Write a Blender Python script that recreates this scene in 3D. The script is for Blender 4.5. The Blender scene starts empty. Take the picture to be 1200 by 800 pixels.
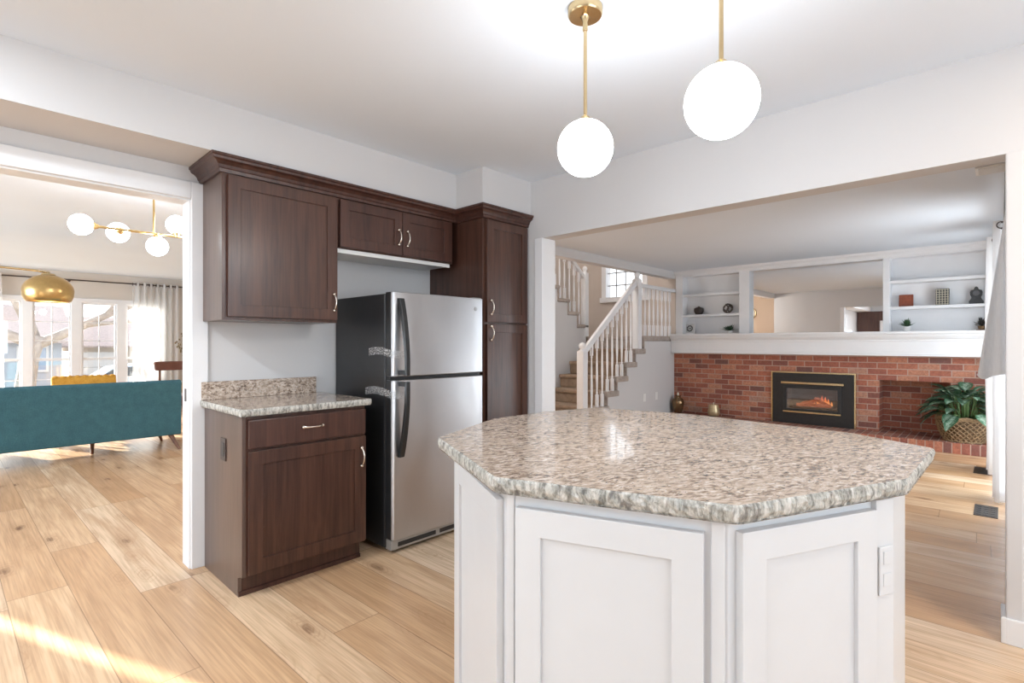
import bpy, math, random
from mathutils import Vector, Matrix
random.seed(7)
SC = bpy.context.scene
COL = SC.collection
R = math.radians

# ------------------------------------------------------------------ camera, light, exposure
F_PX, CAM_H = 607.0, 1.225
TH = math.atan2(572.0, 607.0)
cam_d = bpy.data.cameras.new('camera')
cam_d.sensor_width = 36.0
cam_d.lens = F_PX / 1200.0 * 36.0
cam_d.shift_y = 2.0 / 1200.0
cam_d.clip_start = 0.05
cam_d.clip_end = 300
cam = bpy.data.objects.new('camera', cam_d)
COL.objects.link(cam)
cam.location = (0, 0, CAM_H)
cam.rotation_euler = (R(90), 0, TH - R(90))
SC.camera = cam

SC.view_settings.view_transform = 'Standard'
SC.view_settings.look = 'None'
SC.view_settings.gamma = 1.0
SC.view_settings.use_curve_mapping = False
SC.view_settings.exposure = 0.52
SC.cycles.use_denoising = True
SC.cycles.max_bounces = 10
SC.cycles.diffuse_bounces = 6
SC.cycles.glossy_bounces = 5
SC.cycles.transmission_bounces = 8
SC.cycles.transparent_max_bounces = 16
SC.cycles.sample_clamp_indirect = 6.0
SC.cycles.caustics_reflective = False
SC.cycles.caustics_refractive = False

WORLD = bpy.data.worlds.new('sky')
SC.world = WORLD
WORLD.use_nodes = True
wb = WORLD.node_tree.nodes['Background']
wb.inputs[0].default_value = (0.90, 0.95, 1.0, 1)
wb.inputs[1].default_value = 1.5

def area(name, loc, target, sx, sy, power, color=(1, 1, 1)):
    d = bpy.data.lights.new(name, 'AREA')
    d.shape = 'RECTANGLE'; d.size = sx; d.size_y = sy; d.energy = power; d.color = color
    o = bpy.data.objects.new(name, d); COL.objects.link(o)
    o.location = loc
    v = Vector(target) - Vector(loc)
    o.rotation_euler = v.to_track_quat('-Z', 'Y').to_euler()
    return o

# daylight outside the windows
DAY = (0.775, 0.895, 1.0)
area('daylight_south', (0.9, -2.75, 1.45), (0.9, 0, 0.9), 3.2, 1.5, 60, DAY)
area('daylight_west', (-3.05, 1.3, 1.1), (0, 1.3, 0.8), 2.4, 2.0, 36, DAY)
area('daylight_family', (6.2, -0.55, 1.15), (6.2, 2, 1.0), 2.6, 2.0, 80, (0.84, 0.93, 1.0))
area('added_living_fill', (-4.35, 7.6, 1.3), (0, 7.6, 1.1), 3.6, 1.6, 285, (0.77, 0.895, 1.0))  # added out of view to brighten the living room
# added ceiling fill lights out of view, one warm for the cabinet door glow
for (x, y, p, c) in ((2.25, -0.85, 13, (1.0, 0.78, 0.56)), (-0.5, 2.15, 24, (0.85, 0.93, 1.0)), (-1.4, 0.9, 12, (0.85, 0.93, 1.0)), (-1.6, -0.6, 16, (0.85, 0.93, 1.0))):
    dl = area('added_ceiling_fill', (x, y, 2.424), (x, y, 0), 0.16, 0.16, p, c)
    dl.data.shape = 'DISK'

def lamp_point(name, loc, power, radius, color):
    d = bpy.data.lights.new(name, 'POINT'); d.energy = power; d.shadow_soft_size = radius; d.color = color
    o = bpy.data.objects.new(name, d); COL.objects.link(o); o.location = loc
    return o
lamp_point('added_stairwell_fill', (5.2, 5.0, 4.2), 60, 0.2, (1.0, 0.92, 0.84))  # unseen light added to brighten the stairwell
lamp_point('added_hall_fill', (3.9, 4.6, 2.1), 34, 0.15, (1.0, 0.93, 0.86))  # unseen light added to brighten the hall and stair wall

sun_d = bpy.data.lights.new('sun', 'SUN'); sun_d.energy = 24.0; sun_d.angle = R(0.3); sun_d.color = (1.0, 0.95, 0.86)
sun = bpy.data.objects.new('sun', sun_d); COL.objects.link(sun)
sun.location = (-8, 20, 5)
sun.rotation_euler = Vector((0.394, -1.0, -0.222)).to_track_quat('-Z', 'Y').to_euler()

# ------------------------------------------------------------------ node helpers and materials
class NT:
    def __init__(s, name):
        s.m = bpy.data.materials.new(name); s.m.use_nodes = True
        s.t = s.m.node_tree; s.t.nodes.clear()
        s.out = s.t.nodes.new('ShaderNodeOutputMaterial')
    def n(s, typ, ins=None, **kw):
        nd = s.t.nodes.new('ShaderNode' + typ)
        for k, v in kw.items(): setattr(nd, k, v)
        for k, v in (ins or {}).items(): s.set(nd.inputs[k], v)
        return nd
    def set(s, sock, v):
        if isinstance(v, bpy.types.NodeSocket): s.t.links.new(v, sock)
        elif isinstance(v, bpy.types.Node): s.t.links.new(v.outputs[0], sock)
        else:
            if isinstance(v, (tuple, list)) and len(v) == 3 and sock.type == 'RGBA': v = (*v, 1)
            sock.default_value = v
    def math(s, op, a, b=0.0, clamp=False):
        nd = s.n('Math', {0: a, 1: b}, operation=op); nd.use_clamp = clamp
        return nd.outputs[0]
    def mix(s, f, a, b, mode='MIX'):
        nd = s.n('Mix', None, data_type='RGBA', blend_type=mode)
        s.set(nd.inputs[0], f); s.set(nd.inputs[6], a); s.set(nd.inputs[7], b)
        return nd.outputs[2]
    def ramp(s, f, stops):
        nd = s.n('ValToRGB', {0: f})
        el = nd.color_ramp.elements
        while len(el) < len(stops): el.new(0.5)
        for e, (p, c) in zip(el, stops):
            e.position = p
            e.color = (*c, 1) if isinstance(c, (tuple, list)) else (c, c, c, 1)
        return nd.outputs[0]
    def coord(s, scale=(1, 1, 1), rot=(0, 0, 0), loc=(0, 0, 0)):
        tc = s.n('TexCoord')
        mp = s.n('Mapping', {'Vector': tc.outputs['Object'], 'Scale': scale, 'Rotation': rot, 'Location': loc})
        return mp.outputs[0]
    def noise(s, vec, scale, detail=4, rough=0.5, dist=0.0):
        nd = s.n('TexNoise', {'Vector': vec, 'Scale': scale, 'Detail': detail, 'Roughness': rough, 'Distortion': dist})
        return nd.outputs[0]
    def bump(s, h, strength=0.2, dist=0.01):
        return s.n('Bump', {'Height': h, 'Strength': strength, 'Distance': dist}).outputs[0]
    def bsdf(s, color, rough=0.5, metal=0.0, normal=None, **ins):
        b = s.n('BsdfPrincipled', {'Base Color': color, 'Roughness': rough, 'Metallic': metal})
        if normal is not None: s.set(b.inputs['Normal'], normal)
        for k, v in ins.items(): s.set(b.inputs[k.replace('_', ' ')], v)
        s.t.links.new(b.outputs[0], s.out.inputs[0])
        return b

def plain(name, color, rough=0.5, metal=0.0, noise=0.06, scale=30.0, bump=0.0, **ins):
    t = NT(name)
    nz = t.noise(t.coord(), scale, 3)
    k = t.ramp(nz, [(0.3, 1 - noise), (0.7, 1.0)])
    c = t.mix(1.0, color, k, 'MULTIPLY')
    nm = t.bump(nz, bump, 0.005) if bump else None
    t.bsdf(c, rough, metal, nm, **ins)
    return t.m

def wall_paint(name, color, rough=0.7):
    t = NT(name)
    v = t.coord()
    big = t.noise(v, 1.2, 2)
    fine = t.noise(v, 160, 2)
    c = t.mix(1.0, color, t.ramp(big, [(0.3, 0.975), (0.7, 1.0)]), 'MULTIPLY')
    t.bsdf(c, rough, 0, t.bump(fine, 0.05, 0.002))
    return t.m

def dark_wood(name, c1, c2, rough=0.33, rot=(0, 0, 0)):
    t = NT(name)
    v = t.coord((14, 14, 0.9), rot)
    a = t.noise(v, 2.0, 6, 0.6, 0.6)
    b = t.noise(t.coord((90, 90, 2.2), rot), 2.0, 3)
    w = t.noise(t.coord((2.0, 2.0, 0.7), rot), 1.7, 2)
    f = t.math('ADD', t.math('MULTIPLY', a, 0.6), t.math('MULTIPLY', b, 0.22))
    f = t.math('ADD', f, t.math('MULTIPLY', w, 0.3))
    c = t.ramp(f, [(0.38, c1), (0.72, c2)])
    t.bsdf(c, rough, 0, t.bump(b, 0.06, 0.002), Coat_Weight=0.1, Coat_Roughness=0.2)
    return t.m

def granite(name, edge=False, rough=0.06, ang=20.0):
    t = NT(name)
    v = t.coord((1.0, 1.0, 1.0), (0, 0, R(ang)))
    wv = t.n('Mix', None, data_type='VECTOR')
    n0 = t.n('TexNoise', {'Vector': v, 'Scale': 11.0, 'Detail': 2.0})
    t.set(wv.inputs[0], 0.04); t.set(wv.inputs[4], v); t.set(wv.inputs[5], n0.outputs['Color'])
    vv = wv.outputs[1]
    sv = t.n('Mapping', {'Vector': vv, 'Scale': (1.0, 2.3, 2.0)}).outputs[0]
    a = t.noise(sv, 42, 5, 0.62)
    base = t.ramp(a, [(0.33, (0.10, 0.068, 0.052)), (0.43, (0.27, 0.20, 0.155)), (0.51, (0.49, 0.395, 0.32)), (0.60, (0.62, 0.53, 0.455)), (0.74, (0.74, 0.685, 0.62))])
    cl = t.noise(sv, 8, 3)
    base = t.mix(t.ramp(cl, [(0.42, 0.0), (0.64, 0.55)]), base, (0.52, 0.425, 0.345))
    st = t.noise(t.n('Mapping', {'Vector': vv, 'Scale': (1.0, 4.5, 2.0)}).outputs[0], 22, 4, 0.6)
    base = t.mix(t.ramp(st, [(0.57, 0.0), (0.66, 0.6)]), base, (0.20, 0.145, 0.115))
    sp = t.noise(sv, 80, 2, 0.6)
    base = t.mix(t.ramp(sp, [(0.60, 0.0), (0.68, 0.85)]), base, (0.06, 0.048, 0.045))
    wh = t.noise(sv, 60, 2)
    base = t.mix(t.ramp(wh, [(0.62, 0.0), (0.70, 0.6)]), base, (0.80, 0.765, 0.72))
    nm = None
    if edge:
        ev = t.n('Mapping', {'Vector': vv, 'Scale': (1.0, 1.0, 0.35)}).outputs[0]
        e1 = t.noise(ev, 85, 4, 0.65); e2 = t.noise(ev, 42, 3, 0.6)
        ec = t.ramp(e1, [(0.32, (0.10, 0.11, 0.105)), (0.45, (0.33, 0.345, 0.32)), (0.56, (0.55, 0.555, 0.525)), (0.7, (0.74, 0.74, 0.71))])
        ec = t.mix(t.ramp(e2, [(0.56, 0.0), (0.66, 0.8)]), ec, (0.07, 0.075, 0.078))
        base = t.mix(0.82, base, ec)
        nm = t.bump(e1, 0.8, 0.012)
    t.bsdf(base, rough, 0, nm, Specular_IOR_Level=0.5)
    return t.m

def plank_floor(name):
    t = NT(name)
    tc = t.n('TexCoord')
    mp = t.n('Mapping', {'Vector': tc.outputs['Object'], 'Rotation': (0, 0, R(-1.3))})
    s = t.n('SeparateXYZ', {0: mp.outputs[0]})
    W, L = 0.225, 1.85
    xs = t.math('DIVIDE', t.math('ADD', s.outputs[0], 20.03), W)
    row = t.math('FLOOR', xs)
    fx = t.math('SUBTRACT', xs, row)
    off = t.n('TexWhiteNoise', {'W': row}, noise_dimensions='1D').outputs[0]
    ys = t.math('DIVIDE', t.math('ADD', t.math('ADD', s.outputs[1], 30.0), t.math('MULTIPLY', off, 7.3)), L)
    colm = t.math('FLOOR', ys)
    fy = t.math('SUBTRACT', ys, colm)
    idv = t.n('CombineXYZ', {0: row, 1: colm, 2: 0.0})
    rnd = t.n('TexWhiteNoise', {'Vector': idv.outputs[0]}, noise_dimensions='3D')
    rv, rc = rnd.outputs[0], rnd.outputs[1]
    gv = t.n('CombineXYZ', {0: t.math('MULTIPLY', s.outputs[0], 9.0), 1: t.math('MULTIPLY', s.outputs[1], 0.8), 2: t.math('MULTIPLY', rv, 37.0)})
    g1 = t.noise(gv.outputs[0], 1.3, 3, 0.5, 1.0)
    gv2 = t.n('CombineXYZ', {0: t.math('MULTIPLY', s.outputs[0], 120.0), 1: t.math('MULTIPLY', s.outputs[1], 3.0), 2: t.math('MULTIPLY', rv, 91.0)})
    g2 = t.noise(gv2.outputs[0], 1.0, 3)
    wob = t.noise(gv.outputs[0], 3.0, 3, 0.6)
    gv3 = t.n('CombineXYZ', {0: t.math('ADD', t.math('MULTIPLY', s.outputs[0], 7.0), t.math('MULTIPLY', wob, 0.5)), 1: t.math('ADD', t.math('MULTIPLY', s.outputs[1], 2.6), t.math('MULTIPLY', wob, 0.35)), 2: t.math('MULTIPLY', rv, 13.0)})
    vo = t.n('TexVoronoi', {'Vector': gv3.outputs[0], 'Scale': 1.0}, feature='F1')
    pick = t.math('GREATER_THAN', t.n('SeparateColor', {0: vo.outputs['Color']}).outputs[0], 0.42)
    core = t.math('MULTIPLY', t.ramp(vo.outputs['Distance'], [(0.05, 1.0), (0.19, 0.0)]), pick)
    halo = t.math('MULTIPLY', t.ramp(vo.outputs['Distance'], [(0.08, 1.0), (0.52, 0.0)]), pick)
    swirl = t.ramp(t.math('SINE', t.math('MULTIPLY', vo.outputs['Distance'], 62.0)), [(0.35, 0.0), (0.9, 1.0)])
    tone = t.ramp(rv, [(0.0, (0.60, 0.36, 0.19)), (0.3, (0.70, 0.45, 0.26)), (0.65, (0.79, 0.55, 0.345)), (1.0, (0.86, 0.665, 0.47))])
    c = t.mix(t.ramp(g1, [(0.32, 0.55), (0.60, 0.0)]), tone, (0.47, 0.275, 0.145))
    c = t.mix(t.ramp(g2, [(0.35, 0.34), (0.6, 0.0)]), c, (0.30, 0.17, 0.09))
    c = t.mix(t.math('MULTIPLY', halo, t.math('ADD', 0.32, t.math('MULTIPLY', swirl, 0.34))), c, (0.40, 0.225, 0.115))
    c = t.mix(t.math('MULTIPLY', core, t.ramp(wob, [(0.38, 0.2), (0.58, 0.95)])), c, (0.17, 0.085, 0.045))
    ex = t.math('MINIMUM', fx, t.math('SUBTRACT', 1.0, fx))
    ey = t.math('MINIMUM', fy, t.math('SUBTRACT', 1.0, fy))
    gx = t.math('LESS_THAN', ex, 0.008)
    gy = t.math('LESS_THAN', ey, 0.0012)
    gap = t.math('MAXIMUM', gx, gy)
    c = t.mix(t.math('MULTIPLY', gap, 0.55), c, (0.16, 0.085, 0.045))
    h = t.math('SUBTRACT', 1.0, gap)
    t.bsdf(c, 0.27, 0, t.bump(h, 0.08, 0.002), Specular_IOR_Level=0.45)
    return t.m

def bricks(name, ax, ay, bw=0.205, rh=0.0755, offset=0.5, dark=1.0, shift=(0, 0)):
    t = NT(name)
    tc = t.n('TexCoord')
    s = t.n('SeparateXYZ', {0: tc.outputs['Object']})
    v = t.n('CombineXYZ', {0: t.math('ADD', s.outputs[ax], shift[0]), 1: t.math('ADD', s.outputs[ay], shift[1]), 2: 0.0}).outputs[0]
    b = t.n('TexBrick', {'Vector': v, 'Scale': 1.0, 'Mortar Size': 0.0055, 'Mortar Smooth': 0.15, 'Bias': 0.0, 'Brick Width': bw, 'Row Height': rh,
                         'Color1': (0, 0, 0), 'Color2': (1, 1, 1), 'Mortar': (0.5, 0.5, 0.5)}, offset=offset, squash=1.0)
    sepc = t.n('SeparateColor', {0: b.outputs[0]}).outputs[0]
    nz = t.noise(t.coord(), 3.0, 4, 0.6)
    n2 = t.noise(t.coord(), 45.0, 4, 0.65)
    mixv = t.math('ADD', t.math('MULTIPLY', sepc, 0.75), t.math('MULTIPLY', nz, 0.35))
    D = dark
    br = t.ramp(mixv, [(0.12, (0.14 * D, 0.075 * D, 0.066 * D)), (0.30, (0.28 * D, 0.095 * D, 0.068 * D)), (0.6, (0.43 * D, 0.145 * D, 0.085 * D)), (0.85, (0.52 * D, 0.24 * D, 0.15 * D)), (0.98, (0.36 * D, 0.25 * D, 0.21 * D))])
    br = t.mix(t.ramp(n2, [(0.35, 0.45), (0.6, 0.0)]), br, (0.13 * D, 0.05 * D, 0.04 * D))
    br = t.mix(t.ramp(n2, [(0.62, 0.0), (0.75, 0.35)]), br, (0.55 * D, 0.35 * D, 0.27 * D))
    mort = t.mix(nz, (0.36, 0.25, 0.20), (0.47, 0.345, 0.285))
    c = t.mix(b.outputs[1], br, mort)
    h = t.math('SUBTRACT', t.math('MULTIPLY', n2, 0.5), b.outputs[1])
    t.bsdf(c, 0.8, 0, t.bump(h, 0.6, 0.006))
    return t.m

def carpet(name, c1, c2):
    t = NT(name)
    v = t.coord()
    a = t.noise(v, 90, 4, 0.7); b = t.noise(v, 14, 3)
    f = t.math('ADD', t.math('MULTIPLY', a, 0.6), t.math('MULTIPLY', b, 0.4))
    t.bsdf(t.ramp(f, [(0.35, c1), (0.65, c2)]), 0.95, 0, t.bump(a, 0.7, 0.008))
    return t.m

def emitter(name, color, strength):
    t = NT(name)
    e = t.n('Emission', {0: (*color, 1), 1: strength})
    t.t.links.new(e.outputs[0], t.out.inputs[0])
    return t.m

def glass_pane(name, tint=(1, 1, 1), gloss=0.08):
    t = NT(name)
    a = t.n('BsdfTransparent', {0: (*tint, 1)}); b = t.n('BsdfGlossy', {0: (1, 1, 1, 1), 'Roughness': 0.02})
    m = t.n('MixShader', {0: gloss, 1: a.outputs[0], 2: b.outputs[0]})
    t.t.links.new(m.outputs[0], t.out.inputs[0])
    return t.m

def sheer(name, color, trans=0.45, transl=0.5):
    t = NT(name)
    w = t.noise(t.coord((60, 60, 3)), 5, 3)
    col = t.mix(1.0, color, t.ramp(w, [(0.3, 0.92), (0.7, 1.0)]), 'MULTIPLY')
    a = t.n('BsdfTransparent'); d = t.n('BsdfDiffuse', {0: col}); l = t.n('BsdfTranslucent', {0: col})
    dl = t.n('MixShader', {0: transl, 1: d.outputs[0], 2: l.outputs[0]})
    m = t.n('MixShader', {0: trans, 1: dl.outputs[0], 2: a.outputs[0]})
    t.t.links.new(m.outputs[0], t.out.inputs[0])
    return t.m

def stainless(name, c=(0.52, 0.52, 0.535), rough=0.33):
    t = NT(name)
    v = t.coord((1.2, 1.2, 160))
    st = t.noise(v, 2.0, 2)
    sm = t.noise(t.coord((3, 3, 1.6)), 2.2, 5, 0.6, 0.8)
    scr = t.noise(t.coord((40, 40, 6), (0, R(35), 0)), 1.5, 4, 0.7)
    col = t.mix(t.ramp(sm, [(0.35, 0.22), (0.65, 0.0)]), c, (0.42, 0.42, 0.43))
    rg = t.math('ADD', t.math('MULTIPLY', sm, 0.22), rough - 0.1)
    rg = t.math('ADD', rg, t.math('MULTIPLY', t.ramp(scr, [(0.62, 0.0), (0.7, 1.0)]), 0.12))
    t.bsdf(col, rg, 1.0, t.bump(st, 0.03, 0.001))
    return t.m

M = {}
M['wall'] = wall_paint('wall_paint', (0.615, 0.612, 0.618))
M['ceiling_family'] = wall_paint('family_ceiling_paint', (0.70, 0.765, 0.845), 0.8)
M['wall_tan'] = wall_paint('stairwell_paint', (0.52, 0.455, 0.405))
M['wall_living'] = wall_paint('living_room_paint', (0.60, 0.555, 0.505))
M['wall_peach'] = wall_paint('hall_paint', (0.66, 0.52, 0.40))
M['ceiling'] = wall_paint('ceiling_paint', (0.745, 0.815, 0.90), 0.8)
M['white'] = plain('white_trim_paint', (0.77, 0.78, 0.80), 0.4, noise=0.03, scale=6)
M['cab_white'] = plain('white_cabinet_paint', (0.60, 0.61, 0.625), 0.38, noise=0.025, scale=9)
M['wood_dark'] = dark_wood('espresso_wood', (0.026, 0.009, 0.006), (0.105, 0.046, 0.030))
M['wood_dark_h'] = dark_wood('espresso_wood_across', (0.028, 0.010, 0.007), (0.095, 0.040, 0.028), 0.33, (0, R(90), 0))
M['wood_side_sheen'] = dark_wood('espresso_side_sheen', (0.062, 0.036, 0.028), (0.13, 0.085, 0.068), 0.3)  # sheen on the cabinet sides put into a lighter, greyer wood tone
M['granite'] = granite('polished_granite')
M['granite_edge'] = granite('chiselled_granite', True, 0.45)
M['floor'] = plank_floor('oak_planks')
M['brick'] = bricks('red_brick', 1, 2)
M['brick_dark'] = bricks('darker_brick', 1, 2, dark=0.55)  # same brick in a darker tone
M['brick_side'] = bricks('red_brick_return', 0, 2)
M['brick_top'] = bricks('hearth_brick_top', 1, 0, 0.073, 0.205, 0.0, 0.8)
M['brick_soldier'] = bricks('hearth_soldier_brick', 1, 2, 0.078, 0.13, 0.0, 1.05, (0, 0.005))
M['carpet'] = carpet('taupe_carpet', (0.30, 0.255, 0.225), (0.48, 0.425, 0.385))
M['carpet_run'] = carpet('brown_carpet', (0.21, 0.145, 0.10), (0.38, 0.275, 0.195))
M['brass'] = plain('brushed_brass', (0.62, 0.475, 0.27), 0.25, 1.0, 0.08, 60)
M['brass_soft'] = plain('satin_gold', (0.58, 0.40, 0.17), 0.3, 1.0, 0.1, 40)
M['nickel'] = plain('champagne_nickel', (0.72, 0.65, 0.57), 0.25, 1.0, 0.05, 60)
M['steel'] = stainless('stainless_steel')
M['black'] = plain('black_fridge_side', (0.022, 0.022, 0.024), 0.28, 0, 0.2, 8, 0.05)
M['black_soft'] = plain('black_plastic', (0.018, 0.018, 0.019), 0.4, 0, 0.15, 20)
M['grey_metal'] = plain('grey_metal_strip', (0.42, 0.42, 0.42), 0.4, 0.6, 0.1, 20)
M['globe'] = emitter('lit_opal_glass', (0.95, 0.975, 1.0), 19.0)
M['white_plastic'] = plain('white_plastic', (0.8, 0.8, 0.79), 0.4, 0, 0.02)
M['brown_plastic'] = plain('brown_plastic', (0.045, 0.026, 0.02), 0.4, 0, 0.1)
M['iron'] = plain('dark_insert_metal', (0.024, 0.022, 0.022), 0.45, 0.2, 0.2, 25)
M['firebox'] = plain('firebox_grey', (0.10, 0.10, 0.105), 0.7, 0, 0.3, 12)
M['glass'] = glass_pane('window_glass')
M['glass_fire'] = glass_pane('fire_screen_glass', (0.9, 0.9, 0.92), 0.12)
M['sheer'] = sheer('sheer_white_cloth', (0.93, 0.93, 0.93), 0.25, 0.55)
M['linen'] = sheer('white_linen', (0.80, 0.80, 0.81), 0.02, 0.14)
M['teal'] = carpet('teal_upholstery', (0.034, 0.118, 0.158), (0.055, 0.168, 0.215))
M['walnut'] = dark_wood('walnut_leg', (0.09, 0.035, 0.018), (0.2, 0.085, 0.045))
M['mustard'] = carpet('mustard_upholstery', (0.50, 0.23, 0.025), (0.72, 0.40, 0.07))
M['leather'] = plain('brown_leather', (0.16, 0.052, 0.03), 0.45, 0, 0.25, 14, 0.1)
M['mirror'] = plain('mirror_silver', (0.93, 0.93, 0.93), 0.01, 1.0, 0.0)
M['leaf'] = plain('aglaonema_leaf', (0.055, 0.15, 0.065), 0.4, 0, 0.55, 28)
M['leaf_small'] = plain('small_green_leaf', (0.05, 0.12, 0.05), 0.5, 0, 0.4, 60)
M['soil'] = plain('dark_soil', (0.04, 0.025, 0.018), 0.9, 0, 0.4, 60, 0.5)
M['wicker'] = plain('wicker_cane', (0.36, 0.235, 0.125), 0.6, 0, 0.5, 60, 0.2)
M['bronze'] = plain('bronze_glaze', (0.30, 0.19, 0.10), 0.22, 0.75, 0.4, 18)
M['gold_cup'] = plain('pale_gold_votive', (0.62, 0.49, 0.30), 0.35, 0.6, 0.25, 40)
M['wax'] = plain('cream_wax', (0.8, 0.74, 0.62), 0.6, 0, 0.03)
M['outdoor_wall'] = plain('tan_siding', (0.66, 0.60, 0.54), 0.8, 0, 0.1, 5)
M['outdoor_blue'] = plain('blue_grey_siding', (0.50, 0.55, 0.63), 0.8, 0, 0.1, 5)
M['roof'] = plain('pinkish_shingles', (0.58, 0.49, 0.48), 0.9, 0, 0.3, 12)
M['bark'] = plain('pale_bark', (0.38, 0.345, 0.33), 0.9, 0, 0.4, 9, 0.4)
M['ground'] = plain('dry_lawn', (0.48, 0.43, 0.33), 0.95, 0, 0.3, 4)
M['road'] = plain('pale_asphalt', (0.45, 0.45, 0.46), 0.9, 0, 0.15, 6)
M['car_paint'] = plain('pale_blue_car_paint', (0.55, 0.66, 0.8), 0.2, 0.2, 0.03)
M['rubber'] = plain('tyre_rubber', (0.03, 0.03, 0.032), 0.8, 0, 0.1)

# ------------------------------------------------------------------ mesh builder
class MB:
    def __init__(s, xf=None):
        s.v = []; s.f = []; s.mi = []; s.xf = xf; s.k = 0
    def add(s, vs, fs):
        b = len(s.v)
        for p in vs:
            p = Vector(p)
            s.v.append(s.xf @ p if s.xf else p)
        for f in fs:
            s.f.append([b + i for i in f]); s.mi.append(s.k)
        return s
    def box(s, x0, y0, z0, x1, y1, z1):
        x0, x1 = min(x0, x1), max(x0, x1); y0, y1 = min(y0, y1), max(y0, y1); z0, z1 = min(z0, z1), max(z0, z1)
        return s.add([(x0, y0, z0), (x1, y0, z0), (x1, y1, z0), (x0, y1, z0), (x0, y0, z1), (x1, y0, z1), (x1, y1, z1), (x0, y1, z1)],
                     [(0, 3, 2, 1), (4, 5, 6, 7), (0, 1, 5, 4), (1, 2, 6, 5), (2, 3, 7, 6), (3, 0, 4, 7)])
    def prism(s, poly, a, b, axis='z'):
        n = len(poly)
        def P(u, w, t): return {'z': (u, w, t), 'y': (u, t, w), 'x': (t, u, w)}[axis]
        vs = [P(u, w, a) for u, w in poly] + [P(u, w, b) for u, w in poly]
        fs = [list(range(n))[::-1], list(range(n, 2 * n))]
        fs += [(i, (i + 1) % n, n + (i + 1) % n, n + i) for i in range(n)]
        return s.add(vs, fs)
    def ring(s, u0, u1, v0, v1, iu0, iu1, iv0, iv1, d0, d1):
        # rectangular frame, front at y=d0, back at y=d1; u along x, v along z
        vs = []
        for d in (d0, d1):
            vs += [(u0, d, v0), (u1, d, v0), (u1, d, v1), (u0, d, v1), (iu0, d, iv0), (iu1, d, iv0), (iu1, d, iv1), (iu0, d, iv1)]
        fs = []
        for i in range(4):
            j = (i + 1) % 4
            fs += [(i, j, 4 + j, 4 + i), (8 + i, 12 + i, 12 + j, 8 + j), (i, 8 + i, 8 + j, j), (4 + i, 4 + j, 12 + j, 12 + i)]
        return s.add(vs, fs)
    def tube(s, pts, r, seg=10, caps=True):
        pts = [Vector(p) for p in pts]; n = len(pts)
        rs = r if isinstance(r, (list, tuple)) else [r] * n
        vs = []; prev = None
        for i, p in enumerate(pts):
            d = (pts[min(i + 1, n - 1)] - pts[max(i - 1, 0)]).normalized()
            if prev is None:
                a = Vector((0, 0, 1)) if abs(d.z) < 0.9 else Vector((1, 0, 0))
                u = d.cross(a).normalized()
            else:
                u = (prev - d * prev.dot(d)).normalized()
            prev = u; w = d.cross(u)
            for k in range(seg):
                t = 2 * math.pi * k / seg
                vs.append(p + (u * math.cos(t) + w * math.sin(t)) * rs[i])
        fs = []
        for i in range(n - 1):
            for k in range(seg):
                k2 = (k + 1) % seg
                fs.append((i * seg + k, i * seg + k2, (i + 1) * seg + k2, (i + 1) * seg + k))
        if caps:
            fs.append(list(range(seg))[::-1]); fs.append([(n - 1) * seg + k for k in range(seg)])
        return s.add(vs, fs)
    def lathe(s, prof, c=(0, 0, 0), seg=24, axis='z', sx=1, sy=1):
        vs = []; fs = []; n = len(prof)
        for r, h in prof:
            for k in range(seg):
                t = 2 * math.pi * k / seg
                a, b = r * math.cos(t) * sx, r * math.sin(t) * sy
                p = {'z': (a, b, h), 'y': (a, h, b), 'x': (h, a, b)}[axis]
                vs.append((c[0] + p[0], c[1] + p[1], c[2] + p[2]))
        for i in range(n - 1):
            for k in range(seg):
                k2 = (k + 1) % seg
                fs.append((i * seg + k, i * seg + k2, (i + 1) * seg + k2, (i + 1) * seg + k))
        if prof[0][0] > 1e-5: fs.append(list(range(seg))[::-1])
        if prof[-1][0] > 1e-5: fs.append([(n - 1) * seg + k for k in range(seg)])
        return s.add(vs, fs)
    def ball(s, c, r, seg=24, rings=14, sq=1.0):
        prof = []
        for i in range(rings + 1):
            a = -math.pi / 2 + math.pi * i / rings
            prof.append((max(r * math.cos(a), 1e-6), r * math.sin(a) * sq))
        return s.lathe(prof, c, seg)
    def sheet(s, fn, nu, nv):
        vs = [fn(i / nu, j / nv) for j in range(nv + 1) for i in range(nu + 1)]
        fs = [(j * (nu + 1) + i, j * (nu + 1) + i + 1, (j + 1) * (nu + 1) + i + 1, (j + 1) * (nu + 1) + i) for j in range(nv) for i in range(nu)]
        return s.add(vs, fs)
    def build(s, name, mat, parent=None, bevel=0.0, smooth=False, subsurf=0, solid=0.0, segs=2):
        import bmesh
        me = bpy.data.meshes.new(name)
        me.from_pydata([tuple(p) for p in s.v], [], s.f)
        mats = mat if isinstance(mat, (list, tuple)) else [mat]
        for m in mats: me.materials.append(m)
        for p, k in zip(me.polygons, s.mi): p.material_index = min(k, len(mats) - 1)
        bm = bmesh.new(); bm.from_mesh(me)
        bmesh.ops.remove_doubles(bm, verts=bm.verts, dist=1e-6)
        bmesh.ops.recalc_face_normals(bm, faces=bm.faces)
        bm.to_mesh(me); bm.free()
        if smooth:
            me.polygons.foreach_set('use_smooth', [True] * len(me.polygons))
            if smooth == 'auto':
                try: me.set_sharp_from_angle(angle=R(40))
                except Exception: pass
        o = bpy.data.objects.new(name, me); COL.objects.link(o)
        if parent is not None:
            o.parent = parent
            if parent.type == 'EMPTY': o.location = -Vector(parent.location) if parent.get('_w') else Vector((0, 0, 0))
        if solid:
            m = o.modifiers.new('thickness', 'SOLIDIFY'); m.thickness = solid; m.offset = 0
        if bevel:
            m = o.modifiers.new('bevel', 'BEVEL'); m.width = bevel; m.segments = segs; m.limit_method = 'ANGLE'; m.angle_limit = R(40)
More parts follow.
